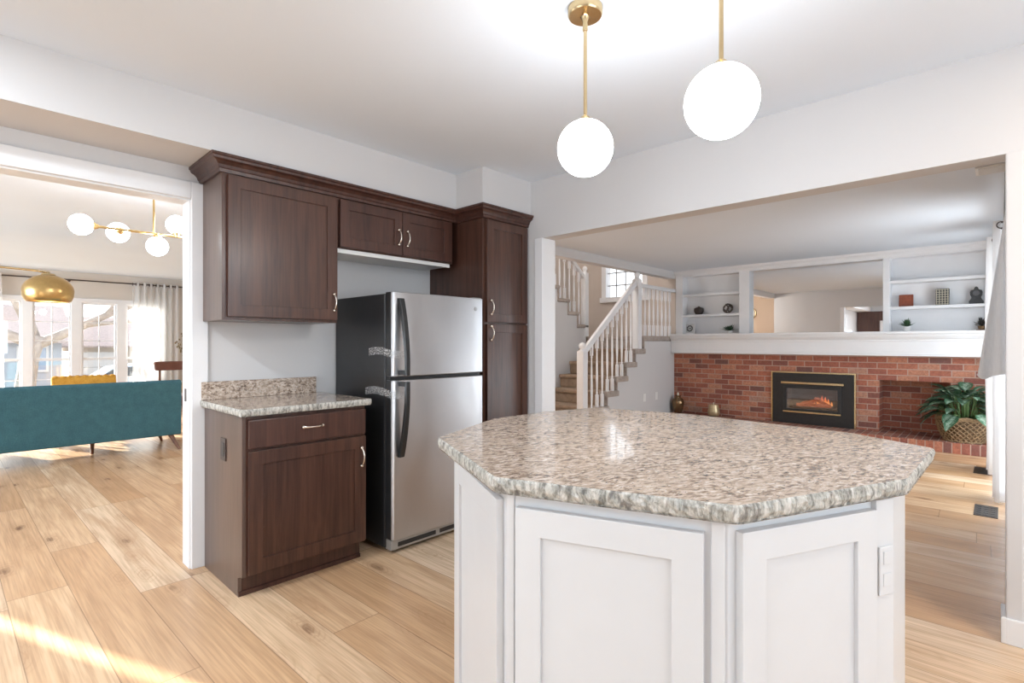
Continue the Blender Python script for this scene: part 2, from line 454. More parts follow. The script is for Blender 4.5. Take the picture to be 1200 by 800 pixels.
        if subsurf:
            m = o.modifiers.new('smooth', 'SUBSURF'); m.levels = subsurf; m.render_levels = subsurf
        return o

def thing(name, label, cat, loc=(0, 0, 0), group=None, local=False):
    o = bpy.data.objects.new(name, None); COL.objects.link(o)
    o.location = loc; o.empty_display_size = 0.1
    o['label'] = label; o['category'] = cat
    if group: o['group'] = group
    if not local: o['_w'] = 1          # children are given in room coordinates
    return o
def tag(o, label, cat, group=None, kind=None):
    o['label'] = label; o['category'] = cat
    if group: o['group'] = group
    if kind: o['kind'] = kind
    return o
def struct(o):
    o['kind'] = 'structure'; return o
def kids(o): return list(o.children)
def dup(root, loc, label=None, group=None, rotz=None):
    r = root.copy(); COL.objects.link(r); r.location = loc
    if rotz is not None: r.rotation_euler = (0, 0, rotz)
    if label: r['label'] = label
    if group: r['group'] = group
    for ch in kids(root):
        c = ch.copy(); COL.objects.link(c); c.parent = r
        for g in kids(ch):
            d = g.copy(); COL.objects.link(d); d.parent = c
    return r

# ------------------------------------------------------------------ room shell
KY = 3.20        # kitchen wall with cabinets (faces -Y)
OX0, OX1 = 2.93, 3.06   # wall with the wide opening
CEIL, FCEIL = 2.43, 2.38
LY = 11.4        # far living room wall
DX0, DX1, DZ = -0.70, 0.86, 2.015   # doorway to living room
OY0, OY1, OZ = -0.02, 2.46, 2.0     # opening to family room

def wall(name, boxes, mat, bevel=0):
    mb = MB()
    for b in boxes: mb.box(*b)
    return struct(mb.build(name, mat, None, bevel))

wall('floor', [(-4.3, -2.75, -0.1, 8.5, LY + 0.15, 0.0)], M['floor'])
wall('ceiling', [(-4.3, -2.75, CEIL, OX1, LY + 0.15, CEIL + 0.1), (OX1, 5.85, CEIL, 3.6, LY + 0.15, CEIL + 0.1)], M['ceiling'])
wall('ceiling', [(OX1, -0.3, FCEIL, 8.5, 3.84, FCEIL + 0.1), (OX1, 3.84, FCEIL, 4.45, 5.85, FCEIL + 0.1)], M['ceiling_family'])
wall('ceiling', [(4.45, 3.97, 4.7, 8.3, 5.85, 4.8)], M['ceiling'])
# kitchen wall with doorway
wall('wall_north', [(-2.9, KY, 0, DX0, KY + 0.12, CEIL), (DX0, KY, DZ, DX1, KY + 0.12, CEIL), (DX1, KY, 0, OX0, KY + 0.12, CEIL)], M['wall'])
# wall with wide opening
wall('wall_east', [(OX0, -2.75, 0, OX1, OY0, CEIL), (OX0, OY0, OZ, OX1, OY1, CEIL), (OX0, OY1, 0, OX1, 3.85, CEIL)], M['wall'])
# west wall with glazed door, south wall with window
wall('wall_west', [(-2.9, -2.75, 0, -2.78, 0.2, CEIL), (-2.9, 0.2, 2.0, -2.78, 2.6, CEIL), (-2.9, 2.6, 0, -2.78, KY, CEIL)], M['wall'])
wall('wall_south', [(-2.9, -2.6, 0, -0.7, -2.48, CEIL), (-0.7, -2.6, 0, 2.5, -2.48, 0.75), (-0.7, -2.6, 2.15, 2.5, -2.48, CEIL), (2.5, -2.6, 0, OX0, -2.48, CEIL)], M['wall'])
# soffits over the cabinets
mb = MB(); mb.box(-2.78, 2.84, 2.18, 2.43, KY, CEIL); struct(mb.build('trim_1', M['wall']))
mb = MB(); mb.box(2.43, 2.565, 2.18, OX0, KY, CEIL); struct(mb.build('trim_2', M['wall']))
# living room shell
WX = [(-1.065, -0.58), (-0.447, 0.038), (0.171, 0.655), (0.781, 1.26), (1.393, 1.878), (2.012, 2.498)]
WZ0, WZ1 = 0.27, 1.93
wall('wall_living', [(-4.3, LY, 0, -3.205, LY + 0.15, CEIL), (-3.205, LY, 0, -3.085, LY + 0.15, 0.6), (-3.205, LY, 2.14, -3.085, LY + 0.15, CEIL), (-3.085, LY, 0, -1.18, LY + 0.15, CEIL),  # narrow unseen slot added so the sun draws a stripe on the floor
                    (-1.18, LY, 0, 2.62, LY + 0.15, WZ0), (-1.18, LY, WZ1, 2.62, LY + 0.15, CEIL), (2.62, LY, 0, 3.6, LY + 0.15, CEIL)], M['wall_living'])
wall('wall_living_left', [(-4.3, KY, 0, -4.15, 5.6, CEIL), (-4.3, 5.6, 0, -4.15, 9.6, 0.5), (-4.3, 5.6, 2.1, -4.15, 9.6, CEIL), (-4.3, 9.6, 0, -4.15, LY, CEIL), (-4.15, KY, 0, -2.9, KY + 0.12, CEIL)], M['wall_living'])
wall('wall_living_right', [(3.48, 5.97, 0, 3.6, LY, CEIL)], M['wall_living'])
wall('wall_hall', [(2.20, KY + 0.12, 0, 2.32, 5.85, CEIL)], M['wall_peach'])
# family room shell
wall('wall_family', [(OX1, -0.25, 0, 4.9, -0.10, FCEIL), (4.9, -0.25, 0, 7.5, -0.10, 0.08), (4.9, -0.25, 2.1, 7.5, -0.10, FCEIL), (7.5, -0.25, 0, 8.5, -0.10, FCEIL)], M['wall'])
# header at the stairwell and the stairwell walls
wall('trim_3', [(OX1, 3.84, 2.27, 7.95, 3.97, 4.7)], M['wall'])
wall('wall_stairwell', [(3.3, 5.85, 0, 8.2, 5.97, 4.7)], M['wall_tan'])
SWY0, SWY1, SWZ0, SWZ1 = 4.42, 5.17, 2.03, 3.35
wall('wall_landing', [(7.95, 3.84, 0, 8.2, SWY0, 4.7), (7.95, SWY0, 0, 8.1, SWY1, SWZ0), (7.95, SWY0, SWZ1, 8.1, SWY1, 4.7), (7.95, SWY1, 0, 8.1, 5.85, 4.7)], M['wall_tan'])
wall('wall_upstairs', [(4.33, 3.97, FCEIL + 0.1, 4.45, 5.85, 4.7)], M['wall_tan'])

# stair side wall (under the lower flight) and wall under the upper flight
RISE, RUN = 0.19, 0.2455
def ex(n): return 5.92 + RUN * (n - 2)       # back end of tread n
prof = [(ex(0) + 0.026, 0.0)]
for n in range(1, 7):
    prof += [(ex(n - 1) + 0.026, RISE * n - 0.072), (ex(n) + 0.026, RISE * n - 0.072)]
prof += [(ex(6) + 0.026, RISE * 7 - 0.072), (7.95, RISE * 7 - 0.072), (7.95, 0.0)]
mb = MB(); mb.prism(prof, 3.84, 3.94, 'y'); struct(mb.build('wall_stair', M['wall']))
UX = 6.87
prof = [(UX - 0.03, 0.0), (UX - 0.03, RISE * 8 - 0.054)]
for n in range(1, 9):
    x = UX - RUN * n - 0.03
    prof += [(x, RISE * (7 + n) - 0.054)] + ([(x, RISE * (8 + n) - 0.054)] if n < 8 else [])
prof += [(UX - RUN * 8 - 0.03, 0.0)]
mb = MB(); mb.prism(prof, 4.82, 4.92, 'y'); struct(mb.build('wall_stair_upper', M['wall']))

# casing of the doorway, jamb lining, opening trims, baseboards
mb = MB()
cw = 0.082
for (a, b) in ((DX0 - cw + 0.01, DX0 + 0.01), (DX1 - 0.01, DX1 + cw - 0.01)):
    mb.box(a, KY - 0.018, 0, b, KY, DZ + cw)
mb.box(DX0 + 0.01, KY - 0.018, DZ - 0.008, DX1 - 0.01, KY, DZ + cw)
for x in (DX0, DX1 - 0.018): mb.box(x, KY, 0, x + 0.018, KY + 0.12, DZ)
mb.box(DX0, KY, DZ - 0.018, DX1, KY + 0.12, DZ)
struct(mb.build('trim_4', M['white'], None, 0.004))
mb = MB(); mb.box(OX0 - 0.012, OY1 - 0.015, 0, OX1 + 0.012, OY1 + 0.06, OZ); struct(mb.build('trim_5', M['white'], None, 0.004))
mb = MB(); mb.box(OX0 - 0.004, OY0 - 0.05, 0, OX1 + 0.004, OY0 + 0.004, OZ + 0.006); struct(mb.build('trim_6', M['wall'], None, 0.006))
mb = MB(); mb.box(OX0 - 0.016, -2.4, 0, OX0, OY0 + 0.004, 0.105); mb.box(OX0 - 0.016, OY0, 0, OX1 + 0.016, OY0 + 0.018, 0.105)
struct(mb.build('baseboard_east', M['white'], None, 0.004))
mb = MB(); mb.box(OX1, 2.56, 0, OX1 + 0.015, 3.85, 0.09); struct(mb.build('baseboard_family', M['white'], None, 0.003))

# ------------------------------------------------------------------ windows
def muntin_unit(mb, x0, x1, z0, z1, y, cols, rows, w=0.018):
    for i in range(1, cols):
        x = x0 + (x1 - x0) * i / cols; mb.box(x - w / 2, y, z0, x + w / 2, y + 0.02, z1)
    for j in range(1, rows):
        z = z0 + (z1 - z0) * j / rows; mb.box(x0, y, z - w / 2, x1, y + 0.02, z + w / 2)
fr = MB(); sash = MB(); mun = MB(); gl = MB()
edges = [-1.18] + [v for p in WX for v in p] + [2.62]
for i in range(0, len(edges), 2): fr.box(edges[i], LY - 0.03, WZ0, edges[i + 1], LY + 0.12, WZ1)
fr.box(-1.18, LY - 0.03, WZ1 - 0.01, 2.62, LY + 0.12, WZ1 + 0.06); fr.box(-1.18, LY - 0.06, WZ0 - 0.05, 2.62, LY + 0.12, WZ0 + 0.02)
for a, b in WX:
    zm = 0.957
    sash.ring(a, b, WZ0, WZ1, a + 0.028, b - 0.028, WZ0 + 0.04, WZ1 - 0.04, LY + 0.02, LY + 0.06)
    sash.box(a, LY + 0.015, zm - 0.022, b, LY + 0.06, zm + 0.022)
    muntin_unit(mun, a + 0.028, b - 0.028, zm, WZ1 - 0.04, LY + 0.03, 2, 3, 0.014)
    muntin_unit(mun, a + 0.028, b - 0.028, WZ0 + 0.02, zm, LY + 0.03, 2, 2, 0.014)
    gl.box(a + 0.02, LY + 0.038, WZ0 + 0.03, b - 0.02, LY + 0.042, WZ1 - 0.03)
w1 = struct(fr.build('window_1', M['white'], None, 0.004))
sash.build('sash', M['white'], w1); mun.build('muntins', M['white'], w1); gl.build('window_pane', M['glass'], w1)
mb = MB(); mb.box(DX1 - 0.0195, KY + 0.045, 0.905, DX1 - 0.0175, KY + 0.075, 0.975)
tag(mb.build('strike_plate', M['brown_plastic'], None, 0.0005), 'small dark strike plate on the white doorway jamb', 'strike plate')
# landing window
fr = MB(); X = 7.95
for (a, b, c, d) in ((SWY0 - 0.08, SWY0 + 0.01, SWZ0, SWZ1), (SWY1 - 0.01, SWY1 + 0.08, SWZ0, SWZ1)): fr.box(X - 0.02, a, c, X + 0.12, b, d)
fr.box(X - 0.02, SWY0 - 0.08, SWZ1 - 0.01, X + 0.12, SWY1 + 0.08, SWZ1 + 0.08)
fr.box(X - 0.05, SWY0 - 0.1, SWZ0 - 0.075, X + 0.12, SWY1 + 0.1, SWZ0 + 0.01)
w2 = struct(fr.build('window_2', M['white'], None, 0.004))
mun = MB()
for k in range(1, 4): mun.box(X + 0.05, SWY0 + (SWY1 - SWY0) * k / 4 - 0.01, SWZ0, X + 0.06, SWY0 + (SWY1 - SWY0) * k / 4 + 0.01, SWZ1)
for k in range(1, 6): mun.box(X + 0.05, SWY0, SWZ0 + 0.225 * k - 0.01, X + 0.06, SWY1, SWZ0 + 0.225 * k + 0.01)
mun.build('muntins', M['grey_metal'], w2)
gl = MB(); gl.box(X + 0.07, SWY0, SWZ0, X + 0.074, SWY1, SWZ1); gl.build('window_pane', M['glass'], w2)
# kitchen window (south), glazed door (west), family patio window, unseen side window added to light the living room
def simple_window(name, axis, lo, hi, z0, z1, p0, p1, cols):
    f = MB(); g = MB(); w = 0.05
    def bx(m, a, b, c, d, q0, q1):
        if axis == 'x': m.box(a, q0, c, b, q1, d)
        else: m.box(q0, a, c, q1, b, d)
    bx(f, lo, hi, z0, z0 + w, p0, p1); bx(f, lo, hi, z1 - w, z1, p0, p1)
    for i in range(cols + 1):
        u = lo + (hi - lo - w) * i / cols; bx(f, u, u + w, z0, z1, p0, p1)
    pm = (p0 + p1) / 2; bx(g, lo, hi, z0, z1, pm - 0.002, pm + 0.002)
    o = struct(f.build(name, M['white'], None, 0.003)); g.build('window_pane', M['glass'], o)
simple_window('window_3', 'x', -0.7, 2.5, 0.75, 2.15, -2.59, -2.49, 3)
simple_window('door_1', 'y', 0.2, 2.6, 0.0, 2.0, -2.89, -2.79, 2)
simple_window('window_4', 'x', 4.9, 7.5, 0.08, 2.1, -0.24, -0.12, 2)
simple_window('window_added', 'y', 5.6, 9.6, 0.5, 2.1, -4.29, -4.17, 4)  # added opening, out of view, for the living room fill light
mb = MB(); mb.box(-2.775, 0.0, 1.90, -2.70, 3.19, 2.18); mb.box(-2.775, 2.62, 0.0, -2.70, 3.19, 1.9); struct(mb.build('trim_7', M['wood_dark_h'], None, 0.004))

# ------------------------------------------------------------------ cabinet parts
def shaker(name, u0, u1, v0, v1, mat, parent, xf=None, stile=0.058, t=0.02, rec=0.009, bevel=0.0016):
    mb = MB(xf)
    mb.ring(u0, u1, v0, v1, u0 + stile, u1 - stile, v0 + stile, v1 - stile, -t, 0)
    mb.box(u0 + stile - 0.004, -t + rec, v0 + stile - 0.004, u1 - stile + 0.004, -0.002, v1 - stile + 0.004)
    g = 0.003   # shadow groove around the panel
    return mb.build(name, mat, parent, bevel)
def bow_pull(parent, cx, y, cz, length, vertical=True, mat=None, name='handle'):
    mb = MB(); n = 12; pts = []; rr = []
    for i in range(n + 1):
        t = i / n * 2 - 1
        out = 0.028 * (1 - abs(t) ** 2.4)
        a = t * length / 2
        pts.append((cx, y - 0.004 - out, cz + a) if vertical else (cx + a, y - 0.004 - out, cz))
        rr.append(0.0052 + 0.0022 * abs(t) ** 3 - 0.001 * (1 - abs(t)))
    mb.tube(pts, rr, 10)
    for sgn in (-1, 1):
        a = sgn * length / 2
        c = (cx, y - 0.012, cz + a) if vertical else (cx + a, y - 0.012, cz)
        mb.lathe([(0.011, 0.0), (0.010, 0.006), (0.0065, 0.012)][::-1] and [(0.006, -0.004), (0.0095, 0.004), (0.011, 0.012)], c, 14, 'y')
    return mb.build(name, M['nickel'], parent, 0, True)
def XF(y, x=0.0, z=0.0): return Matrix.Translation((x, y, z))

# tall wall cabinet
UB = 2.885      # box front of wall cabinets
t = thing('wall_cabinet', 'large single-door dark brown wall cabinet above the small granite counter', 'cabinet', (1.22, 3.0, 1.345))
mb = MB(); mb.box(0.905, UB, 1.345, 1.533, KY, 2.115); mb.build('body', M['wood_side_sheen'], t, 0.0015)
mb = MB(); mb.box(0.905, UB - 0.004, 1.345, 1.533, UB, 2.115); mb.build('face_frame', M['wood_dark'], t)
d = shaker('door', 0.928, 1.526, 1.362, 2.085, M['wood_dark'], t, XF(UB - 0.006), 0.062)
bow_pull(d, 1.503, UB - 0.026, 1.465, 0.095)
# short cabinet over the fridge
t = thing('wall_cabinet', 'short two-door dark brown wall cabinet above the refrigerator', 'cabinet', (1.98, 3.0, 1.79))
mb = MB(); mb.box(1.535, UB, 1.795, 2.428, KY, 2.115); mb.box(2.392, UB - 0.004, 1.795, 2.428, UB + 0.01, 2.115); mb.build('body', M['wood_dark'], t, 0.0015)
mb = MB(); mb.box(1.54, UB + 0.012, 1.775, 2.41, KY - 0.01, 1.794); mb.box(1.54, UB + 0.004, 1.768, 2.41, UB + 0.02, 1.794); mb.build('underside_panel', M['white_plastic'], t, 0.002)
for u0, u1, hx in ((1.545, 1.984, 1.955), (1.990, 2.392, 2.022)):
    d = shaker('door', u0, u1, 1.802, 2.085, M['wood_dark_h'], t, XF(UB - 0.006), 0.058)
    bow_pull(d, hx, UB - 0.026, 1.915, 0.095)
# pantry
PF = 2.605
t = thing('pantry_cabinet', 'tall dark brown pantry cabinet with two stacked doors right of the refrigerator', 'cabinet', (2.69, 2.9, 0))
mb = MB(); mb.box(2.47, PF, 0.10, 2.925, KY - 0.003, 2.115); mb.box(2.47, PF + 0.07, 0.0, 2.925, KY - 0.003, 0.1); mb.build('body', M['wood_dark'], t, 0.0015)
d = shaker('door', 2.492, 2.908, 1.372, 2.085, M['wood_dark'], t, XF(PF - 0.004), 0.058); bow_pull(d, 2.525, PF - 0.024, 1.475, 0.095)
d = shaker('door', 2.492, 2.908, 0.12, 1.358, M['wood_dark'], t, XF(PF - 0.004), 0.058); bow_pull(d, 2.525, PF - 0.024, 1.295, 0.095)
# crown moulding running over all three
cp = [(0.0, 0.0), (0.012, 0.0), (0.014, 0.016), (0.019, 0.020), (0.024, 0.034), (0.036, 0.046), (0.052, 0.054), (0.056, 0.066), (0.062, 0.070), (0.062, 0.082), (0.0, 0.082)]
def sweep(mb, path, prof, z0):
    # path: corner points (x, y) with mitred outward normals given explicitly
    n = len(prof); vs = []
    for (x, y, nx, ny) in path:
        for (o, h) in prof: vs.append((x + nx * o, y + ny * o, z0 + h))
    fs = []
    for i in range(len(path) - 1):
        for k in range(n):
            k2 = (k + 1) % n
            fs.append((i * n + k, i * n + k2, (i + 1) * n + k2, (i + 1) * n + k))
    fs += [list(range(n)), [(len(path) - 1) * n + k for k in range(n)][::-1]]
    mb.add(vs, fs)
mb = MB()
sweep(mb, [(0.903, KY - 0.002, -1, 0), (0.903, UB - 0.006, -1, -1), (2.468, UB - 0.006, -1, -1), (2.468, PF - 0.006, -1, -1), (2.928, PF - 0.006, 0, -1)], cp, 2.095)
o = mb.build('crown_moulding', M['wood_dark_h'])
tag(o, 'dark brown stepped crown moulding along the tops of the wall cabinets and pantry', 'moulding')

# base cabinet
BF = 2.625
t = thing('base_cabinet', 'dark brown base cabinet with one drawer and one door under granite', 'cabinet', (1.24, 2.9, 0))
mb = MB()
mb.prism([(BF, 0.105), (BF, 0.875), (KY - 0.022, 0.875), (KY - 0.022, 0.0), (BF + 0.055, 0.0), (BF + 0.055, 0.09), (BF + 0.02, 0.105)], 0.912, 0.93, 'x')
mb.build('side_panel', M['wood_side_sheen'], t, 0.0015)
mb = MB(); mb.box(0.93, BF, 0.105, 1.567, KY - 0.005, 0.875); mb.build('body', M['wood_dark'], t, 0.0015)
mb = MB(); mb.box(0.93, BF + 0.055, 0.0, 1.567, KY - 0.02, 0.106); mb.box(0.912, BF + 0.045, 0.0, 1.567, BF + 0.056, 0.022); mb.build('toe_kick', M['wood_dark_h'], t, 0.002)
mb = MB(); mb.box(0.935, BF - 0.024, 0.718, 1.56, BF - 0.003, 0.857); d = mb.build('drawer', M['wood_dark_h'], t, 0.005)
bow_pull(d, 1.25, BF - 0.024, 0.795, 0.10, False)
d = shaker('door', 0.935, 1.56, 0.118, 0.705, M['wood_dark'], t, XF(BF - 0.004), 0.066)
bow_pull(d, 1.532, BF - 0.024, 0.592, 0.10)
# outlet on its side
t = thing('power_outlet', 'brown power outlet on the left side of the dark base cabinet', 'outlet', (0.912, 2.87, 0.62))
mb = MB(); mb.box(0.905, 2.835, 0.63, 0.9125, 2.905, 0.745); mb.build('cover_plate', M['brown_plastic'], t, 0.003)
mb = MB(); mb.box(0.9025, 2.85, 0.652, 0.906, 2.89, 0.724); mb.build('socket', M['black_soft'], t, 0.003)
# granite on it
def rough_slab(name_top, poly, z0, z1, parent, amp=0.004, step=0.012, smooth=True):
    pts = []
    n = len(poly)
    for i in range(n):
        a, b = Vector(poly[i]), Vector(poly[(i + 1) % n])
        k = max(1, int((b - a).length / step))
        nrm = Vector(((b - a).y, -(b - a).x)).normalized()
        for j in range(k): pts.append((a + (b - a) * (j / k), nrm))
    m = len(pts)
    zs = [z1, z1 - 0.004, z1 - 0.012, z1 - 0.022, z1 - 0.031, z0]
    offs = [0.0, 0.003, 0.004, 0.003, 0.0, -0.004]
    mb = MB(); vs = []
    rnd = random.Random(3)
    jit = [rnd.uniform(-1, 1) for _ in range(m)]
    for r, (z, o) in enumerate(zip(zs, offs)):
        for i, (p, nr) in enumerate(pts):
            a = (0.0 if r == 0 else amp) * (rnd.uniform(-1, 1) * 0.6 + jit[i] * 0.5)
            q = p + nr * (o + a)
            vs.append((q.x, q.y, z + (rnd.uniform(-1, 1) * amp * 0.3 if 0 < r < 5 else 0)))
    fs = []
    for r in range(len(zs) - 1):
        for i in range(m):
            i2 = (i + 1) % m
            fs.append((r * m + i, r * m + i2, (r + 1) * m + i2, (r + 1) * m + i))
    mb.add(vs, fs)
    mb.build('chiselled_edge', M['granite_edge'], parent, 0, False)
    top = MB(); top.add([(p.x, p.y, z1) for p, _ in pts] + [(p.x, p.y, z0) for p, _ in pts], [list(range(m)), list(range(m, 2 * m))[::-1]])
    return top.build(name_top, M['granite'], parent)
t = thing('granite_counter', 'small beige granite counter with backsplash on the dark base cabinet', 'countertop', (1.24, 2.9, 0.876))
rough_slab('slab', [(0.895, 2.585), (1.582, 2.585), (1.582, KY - 0.002), (0.895, KY - 0.002)], 0.877, 0.912, t, 0.0012, 0.02)
mb = MB(); mb.box(0.897, KY - 0.024, 0.9125, 1.55, KY - 0.001, 1.012); mb.build('backsplash', M['granite'], t, 0.002)

# ------------------------------------------------------------------ refrigerator
FX0, FX1, FY, FB = 1.695, 2.415, 2.526, 2.60
t = thing('refrigerator', 'stainless steel top-freezer refrigerator with black sides and black handles', 'refrigerator', (2.05, 2.85, 0))
mb = MB(); mb.box(FX0 - 0.006, FB + 0.012, 0.03, FX1 + 0.004, 3.19, 1.515); mb.build('body', M['black'], t, 0.006)
for x in (FX0 + 0.05, FX1 - 0.05):
    for y in (FB + 0.06, 3.12):
        mb = MB(); mb.lathe([(0.02, 0.0), (0.02, 0.032)], (x, y, 0), 12); mb.build('levelling_foot', M['black_soft'], t)
def fdoor(name, z0, z1):
    mb = MB(); n = 14; pr = []
    pr.append((FX0, FB + 0.004)); 
    for i in range(n + 1):
        u = i / n; x = FX0 + 0.012 + (FX1 - FX0 - 0.024) * u
        pr.append((x, FY + 0.012 - 0.012 * math.sin(math.pi * u) ** 0.6))
    pr.append((FX1, FB + 0.004)); pr.insert(1, (FX0, FY + 0.028)); pr.insert(len(pr) - 1, (FX1, FY + 0.028))
    mb.prism(pr, z0, z1, 'z')
    # dark side of the door
    d = mb.build(name, M['steel'], t, 0.004, 'auto')
    s = MB(); s.box(FX0 - 0.0035, FY + 0.030, z0 + 0.002, FX0 - 0.0005, FB + 0.003, z1 - 0.002); s.build('door_edge', M['black_soft'], d)
    return d
fz = fdoor('freezer_door', 1.032, 1.523)
fd = fdoor('fridge_door', 0.088, 1.010)
mb = MB(); mb.box(FX0 + 0.004, FB - 0.03, 0.09, FX1 - 0.006, FB + 0.014, 1.52); mb.build('door_gasket', M['black_soft'], t)
def arc_handle(parent, x, za, zb, flip):
    # one end lies on the door, the other stands off by a hand's width
    mb = MB(); n = 18; vs = []
    for i in range(n + 1):
        u = i / n
        z = za + (zb - za) * u
        out = 0.012 + 0.062 * math.sin(math.pi / 2 * min(1.0, u * 1.12)) ** 0.85
        w = 0.016 + 0.004 * (1 - u)
        th = 0.024 - 0.008 * u
        y1 = FY - out + th; y0 = FY - out
        if i == 0: y1 = FY + 0.01
        vs += [(x - w, y1, z), (x + w, y1, z), (x + w * 0.8, y0, z), (x - w * 0.8, y0, z)]
    fs = [(0, 1, 2, 3), tuple(n * 4 + k for k in (3, 2, 1, 0))]
    for i in range(n):
        for k in range(4):
            k2 = (k + 1) % 4
            fs.append((i * 4 + k, i * 4 + k2, (i + 1) * 4 + k2, (i + 1) * 4 + k))
    mb.add(vs, fs)
    s = 1 if zb > za else -1
    mb.box(x - 0.014, FY - 0.055, zb - s * 0.028, x + 0.014, FY + 0.004, zb - s * 0.002)
    mb.build('handle', M['black_soft'], parent, 0.003)
arc_handle(fz, FX0 + 0.048, 1.485, 1.040, False)
arc_handle(fd, FX0 + 0.048, 0.565, 1.004, True)
mb = MB(); mb.box(FX0 + 0.004, FY + 0.035, 0.022, FX1 - 0.004, FB + 0.02, 0.082); g = mb.build('grille', M['grey_metal'], t, 0.004)
mb = MB()
for a, b in ((0.05, 0.33), (0.36, 0.66)): mb.box(FX0 + a, FY + 0.032, 0.036, FX0 + b, FY + 0.038, 0.062)
mb.build('grille_slot', M['black_soft'], g, 0.004)
mb = MB(); mb.lathe([(0.013, 0), (0.013, 0.003)], (2.335, FY + 0.003, 1.452), 20, 'y'); mb.build('badge', M['grey_metal'], fz, 0)
mb = MB(); mb.box(FX1 - 0.09, FB - 0.05, 1.515, FX1 - 0.01, FB + 0.08, 1.53); mb.build('hinge_cover', M['grey_metal'], t, 0.005)
# clear tape strips
tape = NT('clear_packing_tape')
cr = tape.noise(tape.coord((80, 80, 160)), 1.0, 4, 0.7)
tb = tape.n('BsdfPrincipled', {'Base Color': (0.75, 0.75, 0.75, 1), 'Roughness': 0.25}); tt = tape.n('BsdfTransparent')
tm = tape.n('MixShader', {0: tape.ramp(cr, [(0.47, 0.06), (0.62, 0.75)]), 1: tt.outputs[0], 2: tb.outputs[0]})
tape.t.links.new(tm.outputs[0], tape.out.inputs[0])
for z, ya, lab in ((1.17, 2.78, 'crinkled clear tape strip on the refrigerator side beside the freezer handle'), (0.935, 2.82, 'crinkled clear tape strip on the refrigerator side just above the counter')):
    mb = MB()
    def tp(u, v, z=z, ya=ya):
        y = ya + (FY - 0.0 - ya) * min(u / 0.8, 1)
        x = FX0 - 0.0085 if u <= 0.8 else FX0 - 0.0085 + (u - 0.8) * 0.4
        yy = y if u <= 0.8 else FY - 0.0015 + 0.012 * max(0, 1 - (u - .8) * 20)
        return (x + random.uniform(-.001, .0006), yy - 0.002, z + (v - 0.5) * 0.045 + 0.012 * math.sin(u * 5))
    mb.sheet(tp, 24, 5)
    tag(mb.build('tape_strip', tape.m), lab, 'tape', 'tape strips on the refrigerator')

# ------------------------------------------------------------------ island
ITOP = [(1.08, 1.35), (0.85, 0.855), (1.02, 0.365), (1.49, 0.155), (1.975, 0.145), (2.115, 0.38), (2.19, 0.98), (2.10, 1.42), (1.82, 1.51), (1.50, 1.52)]
IB = [(1.118, 1.30), (0.883, 0.85), (1.042, 0.392), (1.475, 0.187), (1.915, 0.205), (2.06, 0.41), (2.13, 0.98), (2.05, 1.39), (1.80, 1.46), (1.52, 1.47)]
t = thing('kitchen_island', 'white octagonal kitchen island cabinet with shaker panels', 'island', (1.5, 0.85, 0))
mb = MB(); mb.prism([(p[0], p[1]) for p in IB], 0.0, 0.876, 'z'); mb.build('body', M['cab_white'], t, 0.002)
def face_xf(a, b):
    a, b = Vector((*a, 0)), Vector((*b, 0)); d = (b - a).normalized(); n = Vector((d.y, -d.x, 0))
    return Matrix(((d.x, -n.x, 0, a.x), (d.y, -n.y, 0, a.y), (0, 0, 1, 0), (0, 0, 0, 1))), (b - a).length
for k in range(len(IB)):
    a, b = IB[k], IB[(k + 1) % len(IB)]
    xf, L = face_xf(a, b)
    if L > 0.3 and k in (0, 1, 2, 5, 6):
        u0, u1 = {0: (0.035, L - 0.02), 1: (0.03, L - 0.045), 2: (0.018, L - 0.07)}.get(k, (0.03, L - 0.03))
        shaker('door', u0, u1, 0.085, 0.852 if k != 1 else 0.846, M['cab_white'], t, xf, 0.062, 0.019, 0.009)
        # corner posts standing just proud of the carcass
        mb = MB(xf)
        if k == 2: mb.box(L - 0.062, -0.012, 0.0, L - 0.003, 0.004, 0.87)
        elif k == 1:
            mb.box(L - 0.032, -0.008, 0.0, L - 0.006, 0.004, 0.87); mb.box(0.003, -0.006, 0.0, 0.022, 0.004, 0.87)
        else: mb.box(0.003, -0.006, 0.0, 0.022, 0.004, 0.87)
        mb.build('corner_post', M['cab_white'], t, 0.002)
        mb = MB(xf); mb.box(0.0, -0.006, 0.0, L, 0.004, 0.075); mb.build('base_rail', M['cab_white'], t, 0.002)
xf, L = face_xf(IB[2], IB[3])
t = thing('power_outlet', 'white power outlet on the white corner post at the right of the island', 'outlet', (1.44, 0.2, 0.66))
mb = MB(xf); mb.box(L - 0.058, -0.017, 0.655, L - 0.010, -0.012, 0.765); mb.build('cover_plate', M['cab_white'], t, 0.002)
for z in (0.69, 0.74):
    mb = MB(xf); mb.box(L - 0.047, -0.019, z - 0.015, L - 0.021, -0.0165, z + 0.015); mb.build('socket', M['cab_white'], t, 0.003)
def round_poly(poly, r=0.03, k=4):
    out = []
    n = len(poly)
    for i in range(n):
        p, a, b = Vector(poly[i]), Vector(poly[i - 1]), Vector(poly[(i + 1) % n])
        da, db = (a - p).normalized(), (b - p).normalized()
        s, e = p + da * r, p + db * r
        for j in range(k + 1):
            u = j / k
            out.append(tuple(s * (1 - u) ** 2 + p * 2 * u * (1 - u) + e * u ** 2))
    return out
t = thing('island_countertop', 'octagonal beige speckled granite top with chiselled edge on the white island', 'countertop', (1.5, 0.85, 0.876))
rough_slab('slab', round_poly(ITOP, 0.012), 0.8765, 0.914, t, 0.0035, 0.011)

